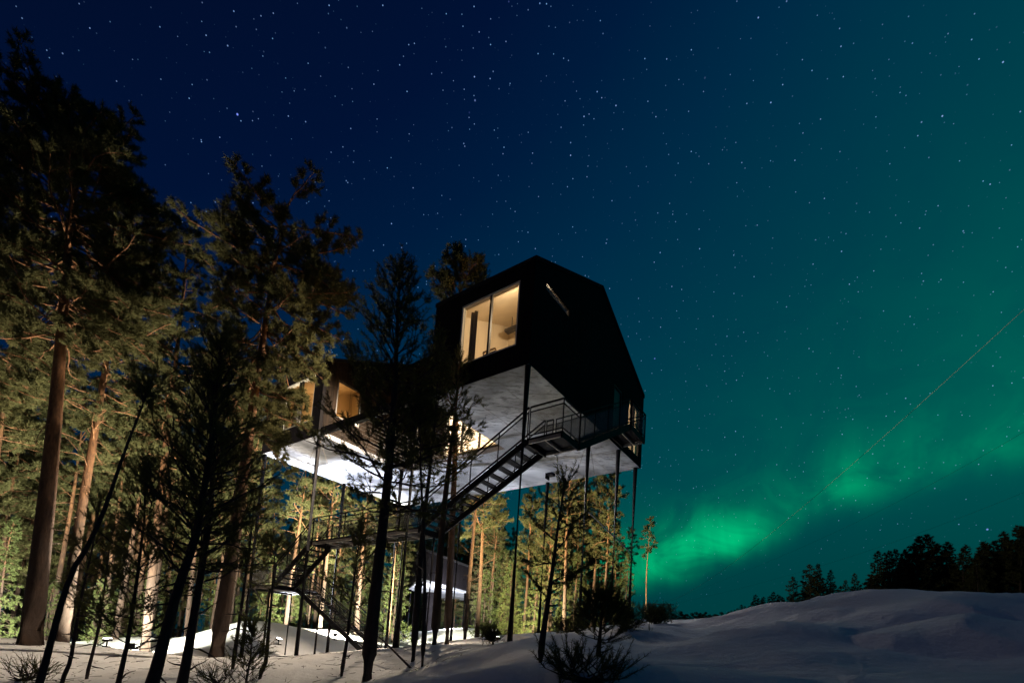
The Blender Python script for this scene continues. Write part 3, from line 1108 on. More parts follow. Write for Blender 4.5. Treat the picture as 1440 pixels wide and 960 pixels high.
def grow(h, r, kind, seed, crown=.5, R_=3.0, nb=46, lean=(0, 0), wob=.12, curve=None, dens=1.0, nl=.15, nw=.026, per=20,
         stubs=6, top_r=.25, el_lo=-6, el_hi=58, sub_step=.26, bare=.3, shape=None, el_pow=1.5):
    """stem mesh (with limbs) and crown triangles of one conifer"""
    rng = np.random.default_rng(seed)
    tp = path_trunk(h, lean, wob, rng, 18, curve)
    rad = [r * (1 + .35 * math.exp(-i / 17 * h / .5)) * max(.06, (1 - (i / 17)) ** .8) + .006 for i in range(18)]
    mb = MB()
    tp2 = tp.copy()
    tp2[0][2] = -.35
    mb.tube([Vector(p) for p in tp2], rad, 12)
    SP, SD, SL, TP, TQ = [], [], [], [], []
    ga = rng.uniform(0, 6.28)
    for b in range(nb):
        f = (b + rng.uniform(0, .9)) / nb
        hf = crown + (1 - crown) * f * .985
        p0 = along_path(tp, hf)
        if kind == 'spruce':
            prof = (1 - f) ** .85 + .03
            az_ = b * 2.399 + ga + rng.normal() * .25
            el_ = R(-22 + 45 * f + rng.normal() * 6)
            ln = R_ * prof * rng.uniform(.8, 1.1)
            turn = .18
        elif kind == 'young':
            prof = max(.12, (1 - f) ** .7) * (1 - .35 * max(0, .25 - f) / .25)
            az_ = b * 2.399 + ga + rng.normal() * .3
            el_ = R(el_lo + (el_hi - el_lo) * f + rng.normal() * 9)
            ln = R_ * prof * rng.uniform(.65, 1.15)
            turn = .5
        else:
            prof = max(.16, math.sin(math.pi * min(1, (.22 + .78 * f)) ** (1.15)) ** .75 if f < .97 else .2)
            prof = max(prof, top_r if f > .8 else 0)
            az_ = b * 2.399 + ga + rng.normal() * .5
            if shape:
                prof = float(np.interp(f, [q[0] for q in shape], [q[1] for q in shape]))
            el_ = R(el_lo + (el_hi - el_lo) * f ** el_pow + rng.normal() * 10)
            ln = R_ * prof * (rng.uniform(.5, 1.12) if not shape else rng.uniform(.62, 1.08))
            turn = .3 if not shape else .14
        d = np.array([math.cos(az_) * math.cos(el_), math.sin(az_) * math.cos(el_), math.sin(el_)])
        ns = 7
        bp_ = [p0]
        step = ln / ns
        for i in range(ns):
            d = d + rng.normal(size=3) * .16
            d[2] += turn * i / ns * .35
            d = d / np.linalg.norm(d)
            bp_.append(bp_[-1] + d * step)
        bp_ = np.array(bp_)
        br_ = max(.008, min(.28 * r, .010 + ln * .011))
        mb.tube([Vector(p) for p in bp_], [br_ * (1 - .85 * i / ns) + .003 for i in range(ns + 1)], 5, False)
        # side branches
        q = bare * ln
        sgn = 1
        while q < ln:
            ff = q / ln
            c = along_path(bp_, min(ff, .999))
            k = min(int(ff * ns), ns - 1)
            bd = unit(bp_[k + 1] - bp_[k])
            lat = unit(np.cross(bd, np.array([0, 0, 1.0])))
            sgn = -sgn
            sl = ((ln - q) * .42 + .22) * rng.uniform(.6, 1.15)
            sl = min(sl, 1.5)
            sd = unit(bd * rng.uniform(.5, .9) + lat * sgn * rng.uniform(.5, 1.0) + np.array([0, 0, rng.uniform(-.05, .45) if kind != 'spruce' else rng.uniform(-.45, .1)]))
            e = c + sd * sl
            TP.append(c)
            TQ.append(e)
            m_ = max(4, int(sl / .085 * dens)) if kind != 'young' else max(2, int(sl / .16 * dens))
            for j in range(m_):
                uu = rng.uniform(.3, 1.0) if j else 1.0
                sp = c + sd * sl * uu
                if kind == 'young':
                    SP.append(sp)
                    SD.append(unit(sd * 1.0 + rng.normal(size=3) * .38 + np.array([0, 0, .45])))
                    SL.append(rng.uniform(.16, .34))
                    continue
                upb = rng.uniform(.1, .9) if kind != 'spruce' else rng.uniform(-.5, .25)
                dd = unit(sd * .8 + rng.normal(size=3) * .55 + np.array([0, 0, upb]))
                L_ = rng.uniform(.12, .30)
                SP.append(sp)
                SD.append(dd)
                SL.append(L_)
            q += sub_step * rng.uniform(.6, 1.4)
        # leader shoots
        for j in range(3):
            SP.append(bp_[-1])
            SD.append(unit(d + rng.normal(size=3) * .35 + np.array([0, 0, .3])))
            SL.append(rng.uniform(.15, .35))
    for j in range(6):
        SP.append(tp[-1] - np.array([0, 0, rng.uniform(0, .5)]))
        SD.append(unit(np.array([rng.normal() * .4, rng.normal() * .4, 1.0])))
        SL.append(rng.uniform(.15, .35))
    # dead stubs and bare twigs under the crown
    for b in range(stubs):
        hf = rng.uniform(.25 * crown, crown * 1.02)
        p0 = along_path(tp, hf)
        az_ = rng.uniform(0, 6.28)
        ln = rng.uniform(.3, 1.3) * min(1.6, R_ * .5)
        d = np.array([math.cos(az_), math.sin(az_), rng.uniform(-.25, .35)])
        bp_ = [p0]
        for i in range(4):
            d = unit(d + rng.normal(size=3) * .22)
            bp_.append(bp_[-1] + d * ln / 4)
        mb.tube([Vector(p) for p in bp_], [.022, .018, .013, .009, .004], 5, False)
    SP, SD, SL = np.array(SP), np.array(SD), np.array(SL)
    V = needles(SP, SD, SL, per if kind != 'young' else int(per * 1.5), nl, nw, rng)
    V = np.concatenate([V, twigs(SP, SP + unit(SD) * SL[:, None], .006, .003)])
    W = twigs(np.array(TP), np.array(TQ), .011, .004)
    for tri in W.reshape(-1, 3, 3):
        i = len(mb.v)
        mb.v += [Vector(p) for p in tri]
        mb.f.append((i, i + 1, i + 2))
    return mb, V


def tree(name, label, loc, mb, V, bark='bark', leaf='needle', group=None, cat='tree'):
    t = thing(name, loc, label, cat, group)
    me = mb.mesh('trunk')
    link('trunk', me, M[bark], t, True)
    link('crown', tri_mesh('crown', V, M[leaf]), None, t)
    return t


def foot(px, depth, sink=0.0):
    p = at(px, 905, depth)
    return Vector((p.x, p.y, ground(p.x, p.y) - sink))


def tree_at(name, label, base_px, depth, top, r, kind, seed, bark='bark', leaf='needle', group=None, dy=0.0, **kw):
    """stem foot at picture column base_px and distance depth; tip seen at pixel top"""
    b = foot(base_px, depth)
    e = at(top[0], top[1], depth + dy)
    mb, V = grow(e.z - b.z, r, kind, seed, lean=(e.x - b.x, e.y - b.y), **kw)
    return tree(name, label, b, mb, V, bark, leaf, group)


# --- tall pines on the left
tree_at('pine_tree', 'tallest thick stemmed pine at the left with a huge dark crown', 43, 17, (124, 182), .31, 'pine', 3, crown=.56, R_=3.9, nb=112, dens=1.9, per=38, nl=.16, nw=.021, el_lo=-16, el_hi=16, shape=[(0, .55), (.2, .85), (.5, 1), (.75, .9), (.9, .66), (1, .4)], stubs=9, wob=.1)
tree_at('pine_tree', 'slimmer tall pine just right of the thickest trunk at left', 87, 22, (172, 285), .23, 'pine', 5, crown=.44, R_=3.0, el_hi=30, nb=66, dens=1.6, per=34, nl=.17, nw=.023, stubs=14)
tree_at('pine_tree', 'tall pine with orange upper stem and flat crown beside the left end of the treehouse', 306, 18, (402, 296), .27, 'pine', 8, crown=.47, R_=3.5, nb=90, dens=1.9, per=38, nl=.16, nw=.021, stubs=10, el_lo=-18, el_hi=4, shape=[(0, .7), (.25, .7), (.5, .8), (.75, 1), (.92, .85), (1, .6)])
tree_at('pine_tree', 'big dark pine at the left edge, its crown cut by the picture border', -80, 19, (-25, 190), .30, 'pine', 13, el_hi=15, crown=.40, R_=3.9, nb=70, dens=1.8, per=34, nl=.17, nw=.023, stubs=6)
tree_at('pine_tree', 'shaggy pine with low lit branches between the two tallest pines', 205, 25, (262, 300), .22, 'pine', 21, el_hi=25, crown=.34, R_=3.2, nb=66, dens=1.8, per=34, nl=.17, nw=.023, stubs=8)

# --- pine growing up through the terrace net, lit orange from inside
pt_ = hp(3.9, 6.1, 0)
b_ = Vector((pt_.x, pt_.y, ground(pt_.x, pt_.y)))
e_ = at(650, 362, b_.y)
mb_, V_ = grow(e_.z - b_.z, .17, 'pine', 34, crown=.60, R_=1.7, nb=64, dens=2.6, el_hi=30, shape=[(0, .6), (.5, 1), (.8, .9), (1, .45)], lean=(e_.x - b_.x, 0), wob=.05, stubs=3, el_lo=5)
tree('pine_tree', 'pine rising through the terrace net, orange lit top above the roof', b_, mb_, V_)

# --- dark pines in front of the house
tree_at('pine_tree', 'dark young pine standing right in front of the bright soffit', 521, 11, (566, 362), .15, 'young', 41, 'darkbark', 'needle_dark', crown=.36, R_=2.3, nb=78, dens=1.7, per=25, nl=.09, nw=.014, el_lo=5, el_hi=60, stubs=5, bare=.25)
tree_at('pine_tree', 'slim dark pine with bare stem, left one of the close trio before the walkway', 583, 13.2, (611, 478), .085, 'young', 43, 'darkbark', 'needle_dark', crown=.60, R_=1.05, nb=44, dens=1.8, per=22, nl=.09, nw=.014, el_lo=0, stubs=8)
tree_at('pine_tree', 'thinnest pine stem of the close trio before the walkway', 597, 11.6, (604, 560), .045, 'young', 44, 'darkbark', 'needle_dark', crown=.70, R_=.8, nb=28, dens=1.8, per=22, nl=.09, nw=.014, stubs=6)
tree_at('pine_tree', 'thickest pine stem of the close trio before the walkway', 611, 16, (640, 500), .14, 'young', 45, 'bark', 'needle', crown=.58, R_=1.35, nb=46, dens=1.8, per=22, nl=.10, nw=.016, stubs=10)

# --- foreground saplings, nearly black against the lit forest
def sapling_path(name, label, pix, depth, r, seed, dark='needle_dark', **kw):
    """stem that follows picture points (px, py) from the foot upwards at one distance"""
    b = foot(pix[0][0], depth)
    P = [at(px, py, depth) for px, py in pix]
    h = P[-1].z - b.z
    cv = [(0.0, 0.0, 0.0)] + [((p.z - b.z) / h, p.x - b.x, p.y - b.y) for p in P[1:]]
    mb, V = grow(h, r, 'young', seed, curve=cv, wob=0.0, **kw)
    return tree(name, label, b, mb, V, 'darkbark', dark, 'dark saplings in the foreground')


YK = dict(nl=.062, nw=.009, per=30, el_lo=15, el_hi=65)
sapling_path('pine_sapling', 'thin curved leaning sapling, bare except for a round tuft at its tip', [(50, 975), (57, 957), (88, 840), (104, 798), (130, 757), (151, 705), (180, 621), (197, 580), (208, 548)],
             6.2, .038, 51, crown=.96, R_=.10, nb=9, stubs=14, dens=1.8, sub_step=.05, **dict(YK, nl=.05))
sapling_path('pine_sapling', 'largest dark sapling, thick leaning stem and dense black pointed crown', [(212, 965), (216, 955), (248, 835), (276, 752), (292, 658), (304, 564), (312, 470)],
             7.2, .078, 52, crown=.36, R_=1.2, nb=72, stubs=10, dens=1.6, sub_step=.19, **YK)
sapling_path('pine_sapling', 'dark sapling close behind the largest one, stem almost crossing it', [(256, 965), (258, 955), (284, 798), (298, 700), (300, 600), (296, 520)],
             8.4, .070, 53, crown=.34, R_=1.15, nb=56, stubs=10, dens=1.5, sub_step=.2, **YK)
sapling_path('pine_sapling', 'slender sapling with thin green branches left of the largest dark one', [(172, 965), (180, 900), (192, 820), (203, 730), (206, 660)],
             8.0, .030, 54, crown=.22, R_=.85, nb=44, stubs=4, dens=2.2, sub_step=.2, **YK)
sapling_path('pine_sapling', 'spindly bare sapling beside the curved one', [(92, 965), (99, 930), (112, 850), (130, 770), (141, 700)],
             9.0, .026, 55, crown=.50, R_=.50, nb=16, stubs=12, dens=.8, sub_step=.25, **YK)
sapling_path('pine_sapling', 'thin sapling leaning before the far stair post, bare stem and small tip', [(368, 955), (374, 930), (383, 826), (388, 760)],
             11, .036, 56, crown=.86, R_=.30, nb=10, stubs=12, dens=.8, sub_step=.2, **YK)
sapling_path('pine_sapling', 'dark thin stem between big orange pine and first stair landing', [(331, 930), (340, 850), (352, 760), (360, 690)],
             12, .040, 57, crown=.45, R_=.8, nb=28, stubs=10, dens=2.2, sub_step=.25, **YK)
sapling_path('pine_sapling', 'young dark pine at the front of the snow bank with one long side branch', [(756, 962), (757, 955), (763, 897), (770, 850), (777, 800), (786, 730), (796, 672)],
             6.6, .034, 58, crown=.42, R_=.36, nb=11, stubs=10, dens=2.0, sub_step=.12, **YK)
arm = bpy.data.objects['crown.%03d' % (len([o for o in bpy.data.objects if o.name.startswith('crown')]) - 1)]
ap = arm.parent
amb, aV = MB(), []
arng = np.random.default_rng(91)
for (pa, pb, nsub) in (((768, 838), (836, 786), 26), ((768, 838), (742, 806), 10), ((786, 730), (812, 742), 6)):
    a0, a1 = at(*pa, 6.6) - ap.location, at(*pb, 6.5) - ap.location
    amb.tube([a0, a0.lerp(a1, .5) + Vector((0, 0, -.02)), a1], [.012, .008, .004], 6)
    P_ = np.array([a0.lerp(a1, arng.uniform(.15, 1)) for _ in range(nsub)])
    D_ = unit(np.array([(a1 - a0).normalized()] * nsub) + arng.normal(size=(nsub, 3)) * .5 + np.array([0, 0, .25]))
    aV.append(needles(P_, D_, arng.uniform(.06, .16, nsub), 34, .07, .010, arng))
link('branch', amb.mesh('branch'), M['darkbark'], ap, True)
link('crown', tri_mesh('crown', np.concatenate(aV), M['needle_dark']), None, ap)
sapling_path('pine_sapling', 'sapling just right of the long armed one, small dark clumps near ground', [(842, 925), (843, 900), (846, 870), (848, 846)],
             8.2, .030, 59, crown=.25, R_=.5, nb=26, stubs=4, dens=3.2, sub_step=.13, **YK)
sapling_path('pine_sapling', 'little fir sapling standing in the snow below the first landing', [(352, 950), (353, 920), (354, 880)],
             10.5, .016, 60, crown=.12, R_=.34, nb=24, stubs=0, dens=1.0, sub_step=.12, **YK)
sapling_path('pine_sapling', 'sapling with olive needles between the curved one and slender one', [(128, 940), (140, 880), (150, 800), (158, 740)],
             11, .026, 61, crown=.25, R_=.9, nb=40, stubs=4, dens=2.2, sub_step=.22, **YK)
sapling_path('pine_sapling', 'dark sapling in front of the walkway, tip below the soffit', [(484, 950), (488, 900), (497, 820), (508, 740)],
             12, .038, 62, crown=.40, R_=.75, nb=30, stubs=10, dens=2.4, sub_step=.24, **YK)


def bush(name, label, px, depth, h, rad, seed, n=9, leaf='needle_dark', group='low shrubs in the snow', per=20, dens=1.6, nb=12):
    """several low stems from one root"""
    b = foot(px, depth)
    rng = np.random.default_rng(seed)
    mb, Vs = MB(), []
    for i in range(n):
        a = rng.uniform(0, 6.28)
        m_, V = grow(h * rng.uniform(.55, 1.0), .014, 'young', seed * 10 + i, crown=.15, R_=rad * .45, nb=nb, stubs=2, dens=dens, sub_step=.11,
                     lean=(math.cos(a) * rad * rng.uniform(.2, .8), math.sin(a) * rad * rng.uniform(.2, .8)), nl=.055, nw=.006, per=per)
        o = len(mb.v)
        mb.v += m_.v
        mb.f += [tuple(k + o for k in f) for f in m_.f]
        Vs.append(V)
    t = thing(name, b, label, 'shrub', group)
    link('stem', mb.mesh('stem'), M['darkbark'], t)
    link('needle_cover', tri_mesh('needle_cover', np.concatenate(Vs), M[leaf]), None, t)
    return t


bush('shrub', 'widest black pine shrub at the bottom of the snow bank', 842, 5.5, .13, .8, 71, n=4, dens=1.3, nb=6, per=26)
bush('shrub', 'black shrub on the bank below the rightmost columns', 880, 14, .45, .8, 72, n=6, dens=1.1)
bush('shrub', 'dark bushy mound at the foot of the middle columns', 806, 14.5, .22, .9, 73, n=4, dens=1.0)
bush('shrub', 'ragged shrub beside the slender pale pine on the ridge', 922, 17.5, .55, .8, 74, n=8)
bush('shrub', 'low shrub with thin twigs at the far left of the snow', 36, 10.5, .26, .9, 75, n=4, dens=.3, per=6, nb=5)
bush('shrub', 'low twiggy shrub right of the largest dark sapling', 318, 9.6, .24, .9, 77, n=4, dens=.3, per=6, nb=5)
bush('shrub', 'small shrub by the foot of the nearest column', 694, 13.5, .38, .25, 78, n=4)

# dead fallen branch leaning against the trio of stems
fb = MB()
p0, p1 = at(505, 872, 15), at(583, 944, 12)
fb.tube([p0, p0.lerp(p1, .5) + Vector((0, 0, .06)), p1], [.016, .022, .03], 6)
fb.tube([p0.lerp(p1, .35), p0.lerp(p1, .35) + Vector((-.4, .1, .35))], [.014, .005], 5)
solo('fallen_branch', fb, M['darkbark'], p1, 'bare dead branch leaning down to the snow left of the close trio', 'branch')

# twigs and bark crumbs lying on the snow
lr = np.random.default_rng(77)
LP, LQ = [], []
for i in range(520):
    px, d = lr.uniform(-30, 660), lr.uniform(9.5, 21)
    p = at(px, 905, d)
    a, ln = lr.uniform(0, 6.28), lr.uniform(.04, .30) * (1 if lr.random() < .8 else 2.2)
    q = p + Vector((math.cos(a) * ln, math.sin(a) * ln, 0))
    LP.append((p.x, p.y, ground(p.x, p.y) + .004))
    LQ.append((q.x, q.y, ground(q.x, q.y) + lr.uniform(.004, .05)))
tag(link('twig_litter', tri_mesh('twig_litter', twigs(np.array(LP), np.array(LQ), .007, .003), M['darkbark']), None), kind='stuff')

# --- the lit forest behind: a few kinds of tree, each copied
def proto(kind, h, **kw):
    return grow(h, kind=kind, **kw), h


BGK = dict(nl=.20, nw=.036, per=20)
PROTO = {}


def make_protos():
    spec = dict(
        pine_a=('pine', 16, .17, dict(seed=101, crown=.50, R_=2.3, nb=44, dens=1.5, stubs=14, **BGK), 'bark', 'needle'),
        pine_b=('pine', 16, .15, dict(seed=102, crown=.38, R_=2.0, nb=52, dens=1.4, stubs=12, **BGK), 'bark', 'needle'),
        pine_c=('pine', 16, .19, dict(seed=103, crown=.58, R_=2.6, nb=42, dens=1.6, stubs=18, **BGK), 'bark', 'needle'),
        pine_d=('pine', 16, .14, dict(seed=108, crown=.22, R_=1.9, nb=66, dens=1.4, stubs=6, el_lo=-18, **BGK), 'bark', 'needle'),
        spruce_a=('spruce', 9, .11, dict(seed=104, crown=.05, R_=1.5, nb=72, dens=.9, stubs=0, nl=.12, nw=.034, per=13), 'bark', 'needle_spruce'),
        spruce_b=('spruce', 6, .08, dict(seed=105, crown=.04, R_=1.25, nb=56, dens=.9, stubs=0, nl=.12, nw=.034, per=13), 'bark', 'needle_spruce'),
        slim=('pine', 11, .085, dict(seed=106, crown=.66, R_=.85, nb=18, dens=.8, stubs=16, el_lo=-15, el_hi=40, **BGK), 'palebark', 'needle'),
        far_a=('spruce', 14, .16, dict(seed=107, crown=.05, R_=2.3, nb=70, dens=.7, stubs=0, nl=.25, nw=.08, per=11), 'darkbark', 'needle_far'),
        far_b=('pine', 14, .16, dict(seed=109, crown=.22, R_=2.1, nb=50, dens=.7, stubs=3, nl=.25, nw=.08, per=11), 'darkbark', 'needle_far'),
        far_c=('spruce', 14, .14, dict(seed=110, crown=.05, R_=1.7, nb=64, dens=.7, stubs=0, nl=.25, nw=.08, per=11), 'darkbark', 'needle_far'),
    )
    for k, (kind, h, r, kw, bark, leaf) in spec.items():
        mb, V = grow(h, r, kind, **kw)
        tm = mb.mesh('trunk')
        tm.materials.append(M[bark])
        tm.shade_smooth()
        PROTO[k] = (h, tm, tri_mesh('crown', V, M[leaf]))


make_protos()
PRNG = random.Random(5)


def plant(kind, base, height, label, group, name='pine_tree', rot=None, wide=1.0):
    h, tm, cm = PROTO[kind]
    t = thing(name, base, label, 'tree', group)
    s = height / h
    t.scale = (s * wide, s * wide, s)
    t.rotation_euler = (R(PRNG.uniform(-1.5, 1.5)), R(PRNG.uniform(-1.5, 1.5)), PRNG.uniform(0, 6.28) if rot is None else rot)
    link('trunk', tm, None, t)
    link('crown', cm, None, t)
    return t


def plant_px(kind, px, depth, label, group, height=None, top_y=None, **kw):
    b = foot(px, depth)
    if top_y is not None:
        height = at(px, top_y, depth).z - b.z
    return plant(kind, b, height, label, group, **kw)


ORD = ('first second third fourth fifth sixth seventh eighth ninth tenth eleventh twelfth thirteenth fourteenth fifteenth sixteenth seventeenth '
       'eighteenth nineteenth twentieth').split()
ORD += ['twenty-' + o for o in ORD[:9]] + ['thirtieth'] + ['thirty-' + o for o in ORD[:9]] + ['fortieth'] + ['forty-' + o for o in ORD[:9]]


def in_house(px, d):
    p = at(px, 905, d) - A_
    s, t = p.dot(S_), p.dot(T_)
    return -1.5 < s < HB + 1.5 and -2.5 < t < HA + 2.5


def row(items, label, group, wide=1.0):
    """items (kind, px, depth, height or None, top_y or None); labels count from the left"""
    for i, (kind, px, d, h, ty) in enumerate(sorted(items, key=lambda q: q[1])):
        nm = 'spruce_tree' if kind.startswith(('spruce', 'far_a', 'far_c')) else 'pine_tree'
        plant_px(kind, px, d, label.format(ORD[i], 'spruce' if nm == 'spruce_tree' else 'pine'), group, h, ty, name=nm, wide=wide)


def scatter(n, px0, px1, d0, d1, h0, h1, kinds, seed):
    r = random.Random(seed)
    out = []
    for i in range(n):
        for _ in range(30):
            px = px0 + (px1 - px0) * (i + r.uniform(.1, .9)) / n
            d = r.uniform(d0, d1)
            if not in_house(px, d) and not (560 < px < 668 and d < 60):
                out.append((r.choice(kinds), px, d, r.uniform(h0, h1), None))
                break
    return out


pk = ['pine_a', 'pine_b', 'pine_c', 'pine_d']
row(scatter(11, -170, 95, 27, 36, 15, 20, pk, 1), '{} {} from the left in the floodlit front row at the left edge', 'front row of the lit left forest')
row(scatter(10, 110, 330, 28, 36, 13, 18, pk, 2), '{} {} from the left in the lit row behind the dark saplings', 'lit row behind the dark saplings')
row(scatter(22, -170, 340, 37, 56, 14, 20, pk, 3), '{} {} from the left in the far back row of the left forest', 'back row of the lit left forest')
row(scatter(30, -180, 350, 40, 60, 12, 19, ['pine_d', 'pine_d', 'pine_b', 'spruce_a'], 14), '{} dim {} from the left at the back of the left forest', 'dim trees at the back of the left forest')
row(scatter(16, -120, 430, 25, 42, 3.5, 7, ['spruce_a', 'spruce_b'], 4), '{} young {} from the left in the undergrowth left of the stair', 'young spruces left of the stair')
row([('pine_c', 398, 33, 13, None), ('pine_b', 432, 36, 12.5, None), ('pine_a', 447, 34, 13, None), ('pine_c', 500, 35, 14, None), ('pine_a', 516, 41, 14, None),
     ('slim', 545, 38, 13, None), ('pine_c', 653, 31.5, 14, None), ('pine_c', 670, 35, 14, None)],
    '{} tall lit {} from the left seen between the columns under the treehouse', 'tall lit pines seen under the treehouse')
row(scatter(34, 335, 720, 46, 66, 9, 14, ['pine_d', 'pine_d', 'pine_b', 'spruce_a', 'spruce_a'], 16), '{} distant {} from the left closing the view under the treehouse', 'distant trees closing the view under the treehouse')
row(scatter(20, 555, 715, 70, 80, 15, 20, ['pine_d', 'pine_d', 'spruce_a'], 26), '{} remote {} from the left rising behind the second treehouse', 'remote trees behind the second treehouse')
row(scatter(17, 345, 700, 42, 62, 11, 15, pk, 6), '{} {} from the left in the far row seen under the treehouse', 'far row seen under the treehouse')
row(scatter(15, 350, 720, 36, 56, 4, 8, ['spruce_a', 'spruce_b'], 7), '{} young green {} from the left behind the stair and walkway', 'young spruces behind the stair')
row([('pine_a', 735, 37, None, 690), ('pine_b', 752, 42, None, 715), ('pine_d', 768, 34, None, 668), ('pine_b', 783, 38, None, 672), ('pine_c', 792, 31, None, 640), ('pine_d', 805, 36, None, 662),
     ('pine_b', 813, 40, None, 690), ('pine_a', 830, 36, None, 668), ('pine_d', 837, 41, None, 715), ('pine_b', 848, 31, None, 655), ('pine_d', 862, 38, None, 735)],
    '{} yellow lit {} from the left in the stand behind the right hand columns', 'yellow lit pines behind the right columns')
row(scatter(14, 690, 872, 38, 50, 6, 10, ['pine_d', 'spruce_a', 'pine_b'], 19), '{} shaded {} from the left at the back of the yellow lit stand', 'shaded trees at the back of the yellow lit stand')
row(scatter(14, 695, 870, 33, 44, 3.5, 6.5, ['spruce_a', 'spruce_b'], 9), '{} small {} from the left under the yellow lit pines', 'small spruces under the yellow lit pines')
plant_px('spruce_a', 878, 30, 'dark narrow spruce just left of the rightmost column', 'spruces by the right columns', None, 778, name='spruce_tree')
plant_px('slim', 881, 41, 'paler short slender pine half hidden by the rightmost column', 'slender pale pines', None, 742)
plant_px('slim', 907, 38, 'slender pale pine with thin top standing alone right of the treehouse', 'slender pale pines', None, 727)

# dark tree line on the right
sky_x = [1108, 1124, 1155, 1175, 1205, 1230, 1270, 1310, 1345, 1385, 1440, 1600]
sky_y = [816, 797, 792, 806, 806, 777, 766, 752, 773, 758, 738, 700]
r_ = random.Random(12)
front, back = [], []
for i in range(46):
    px = 1110 + i * 9.4 + r_.uniform(-4, 4)
    ty = float(np.interp(px, sky_x, sky_y)) + r_.choice([0, 0, 4, 10, 22])
    front.append((r_.choice(['far_a', 'far_a', 'far_c', 'far_b']), px, r_.uniform(56, 64), None, ty))
for i in range(40):
    px = 1118 + i * 10.5 + r_.uniform(-5, 5)
    ty = float(np.interp(px, sky_x, sky_y)) + r_.uniform(12, 34)
    back.append((r_.choice(['far_a', 'far_c', 'far_b']), px, r_.uniform(66, 74), None, ty))
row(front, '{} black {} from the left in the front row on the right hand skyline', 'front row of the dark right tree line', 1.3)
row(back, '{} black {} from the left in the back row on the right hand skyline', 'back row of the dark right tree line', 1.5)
row([('far_c', px, 105 + (px % 7), None, ty) for px, ty in ((1024, 862), (1028, 858), (1036, 855), (1046, 852), (1056, 846), (1065, 841), (1074, 839), (1082, 838), (1091, 836), (1099, 840), (1107, 838), (1032, 857), (1041, 850), (1051, 852), (1061, 836), (1070, 842), (1078, 846), (1086, 832), (1095, 838), (1103, 843), (1110, 848))],
    '{} small black {} from the left on the slope before the right tree line', 'small dark spruces on the far slope', 1.5)
row([('far_b', 934 + i * 4.8 + r_.uniform(-2, 2), 170 + r_.uniform(-12, 12), None, 865 - r_.uniform(0, 6) + i * .05) for i in range(20)],
    '{} tiny far {} from the left on the horizon beside the power pole', 'tiny far trees on the horizon', 1.6)

# ------------------------------------------------------------------ floodlights in the snow
def floodlight(px, depth, aim, power, color, spot, label, h=.35, size=.2, blend=.6):
    b = foot(px, depth)
    t = thing('floodlight', b, label, 'floodlight', 'floodlights standing in the snow')
    c = b + Vector((0, 0, h))
    d = (Vector(aim) - c).normalized()
    part('bracket', MB().bar(b - Vector((0, 0, .2)), c - d * .08, .04).bar(b + Vector((-.15, 0, .02)), b + Vector((.15, 0, .02)), .05), M['steel'], t)
    part('housing', MB().box(c - d * .06, d, .10, size * 1.4, size), M['steel'], t)
    part('lens', MB().box(c + d * .0, d, .012, size * 1.25, size * .85), M['lens'], t)
    lamp_light('flood', c + d * .06, power, color, .10, t, spot, aim, blend)
    return t


floodlight(392, 27.5, hp(5.0, 14.0, 9), 24000, (0.86, 0.90, 1.0), 84, 'floodlight below the first landing aimed up at the white soffit')
floodlight(700, 21.5, hp(5.0, 4.0, 9), 420, (0.80, 0.88, 1.0), 130, 'floodlight behind the nearest column aimed up at the grey soffit')
floodlight(-20, 22.5, at(30, 600, 38), 17000, (1.0, 0.98, 0.78), 140, 'floodlight at the left edge shining into the left forest')
floodlight(185, 22.5, at(220, 610, 38), 20000, (1.0, 0.97, 0.76), 140, 'floodlight behind the dark saplings shining into the forest')
floodlight(700, 28.5, at(822, 735, 37), 30000, (1.0, 0.86, 0.50), 118, 'floodlight behind the snow bank aimed at the yellow lit pines')
floodlight(150, 19.6, at(190, 300, 18.5), 17000, (1.0, 0.86, 0.66), 95, 'floodlight at the feet of the tallest pines aimed up into their crowns')
floodlight(470, 30.5, at(520, 760, 42), 60000, (1.0, 0.98, 0.72), 140, 'floodlight beyond the walkway shining into the trees behind the stair')

# added lamp and cowl under the floor, put in to light the right snow bank
ul = part('added_underside_lamp', MB().hbox(8.2, 8.5, 4.0, 4.3, Z0 - .16, Z0 - SO - .004), M['steel'], house)
part('added_cowl', MB().hbox(8.17, 8.53, 4.33, 4.36, Z0 - .30, Z0 - SO - .004), M['steel'], ul)
lamp_light('added_underside_light', hp(8.35, 4.15, Z0 - .3), 700, (1.0, .94, .92), .28, house, spot=95, aim=(10.5, 13.5, 2), blend=.8)

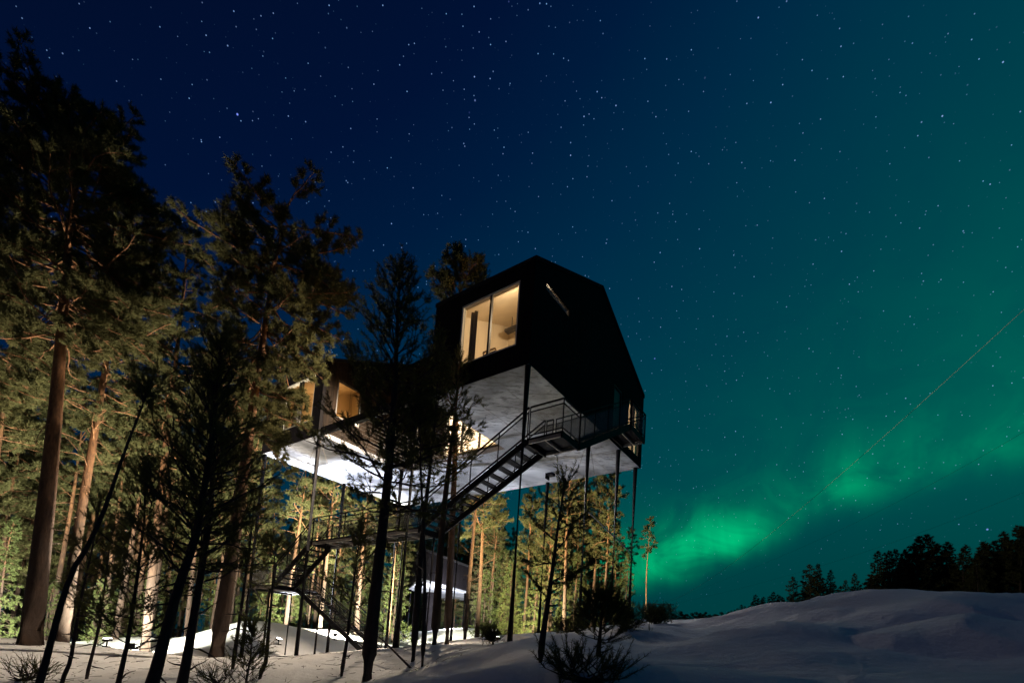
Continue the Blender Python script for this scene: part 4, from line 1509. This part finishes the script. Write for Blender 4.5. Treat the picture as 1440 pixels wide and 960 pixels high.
# ------------------------------------------------------------------ second treehouse in the distance
cb = foot(612, 54)
cabin = thing('distant_treehouse', cb, 'small second treehouse far behind with a glaring white underside', 'treehouse')
zc = 6.1
Lc, Rc, Nc, Fc = Vector((-3.4, -.6, 0)), Vector((3.2, -.6, 0)), Vector((-.6, -9, 0)), Vector((.9, 16, 0))
cpos = Vector((cb.x, 54, 0))
ring = [cpos + v for v in (Nc, Rc, Fc, Lc)]
def slab(z0, z1, sc=1.0):
    q = [cpos + (p - cpos) * sc for p in ring]
    return MB().hexa([Vector((p.x, p.y, z0)) for p in q] + [Vector((p.x, p.y, z1)) for p in q])
part('soffit', slab(zc, zc + .2, .97), M['soffit'], cabin)
part('wall', slab(zc + .205, zc + 2.8), M['cladding'], cabin)
part('roof', slab(zc + 2.805, zc + 3.0, 1.03), M['roof'], cabin)
for p in ring + [cpos + (Lc + Nc) * .5, cpos + (Fc + Lc) * .5]:
    q = cpos + (p - cpos) * .9
    part('column', MB().tube([Vector((q.x, q.y, ground(q.x, q.y) - .4)), Vector((q.x, q.y, zc - .004))], .12, 8), M['steel'], cabin, True)
part('entrance', MB().box(cpos + Vector((-.9, 1.5, (zc + cb.z) / 2 + .3)), (1, .4, 0), 1.5, 1.5, zc - cb.z - .3), M['cladding'], cabin)
floodlight(640, 47.5, cpos + Vector((-.5, 0, zc)), 16000, (.95, .96, 1.0), 150, 'far floodlight under the second treehouse', h=.4)

# ------------------------------------------------------------------ power line on the right
pz0 = at(913, 849, 150)
pole = thing('power_pole', Vector((44.4, 150, ground(44.4, 150))), 'far twin legged power pole with a crossbar on the horizon', 'power pole', 'power line')
pp = [at(914, 849, 150), at(943, 849.5, 150)]
for p in pp:
    part('leg', MB().tube([Vector((p.x, p.y, ground(p.x, p.y) - 1)), p], .16, 8), M['pole'], pole, True)
dx = (pp[1] - pp[0]).normalized()
part('crossbar', MB().bar(pp[0] - dx * 1.0, pp[1] + dx * 1.0, .22), M['pole'], pole)
for (a, mids, end, lab) in (
        (pp[0] + dx * .2, [at(1190, 660, 42)], at(1440, 435, 25), 'overhead power cable highest in the sky, pale where it nears the right edge'),
        ((pp[0] + pp[1]) / 2, [at(1376, 644, 43)], at(1440, 607, 36), 'thin dark overhead power cable, middle one of three crossing the aurora'),
        (pp[1] - dx * .2, [at(1247, 765, 72)], at(1440, 692, 47), 'thin dark overhead power cable, lowest of three above the tree line')):
    m_ = mids[0]
    path = []
    u = (m_.y - a.y) / (end.y - a.y)
    lin = a.lerp(end, u)
    sag = (lin.z - m_.z) / max(1e-6, 4 * u * (1 - u))
    dxm = (m_.x - lin.x) / max(1e-6, 4 * u * (1 - u))
    for i in range(41):
        v = i / 40 * 1.12
        q = a.lerp(end, v)
        k = 4 * v * (1 - v)
        path.append(q + Vector((dxm * k, 0, -sag * k)))
    solo('power_cable', MB()  .tube(path, .015 if 'highest' in lab else .009, 6), M['cable' if 'highest' in lab else 'darkcable'], a, lab, 'cable', 'power line')
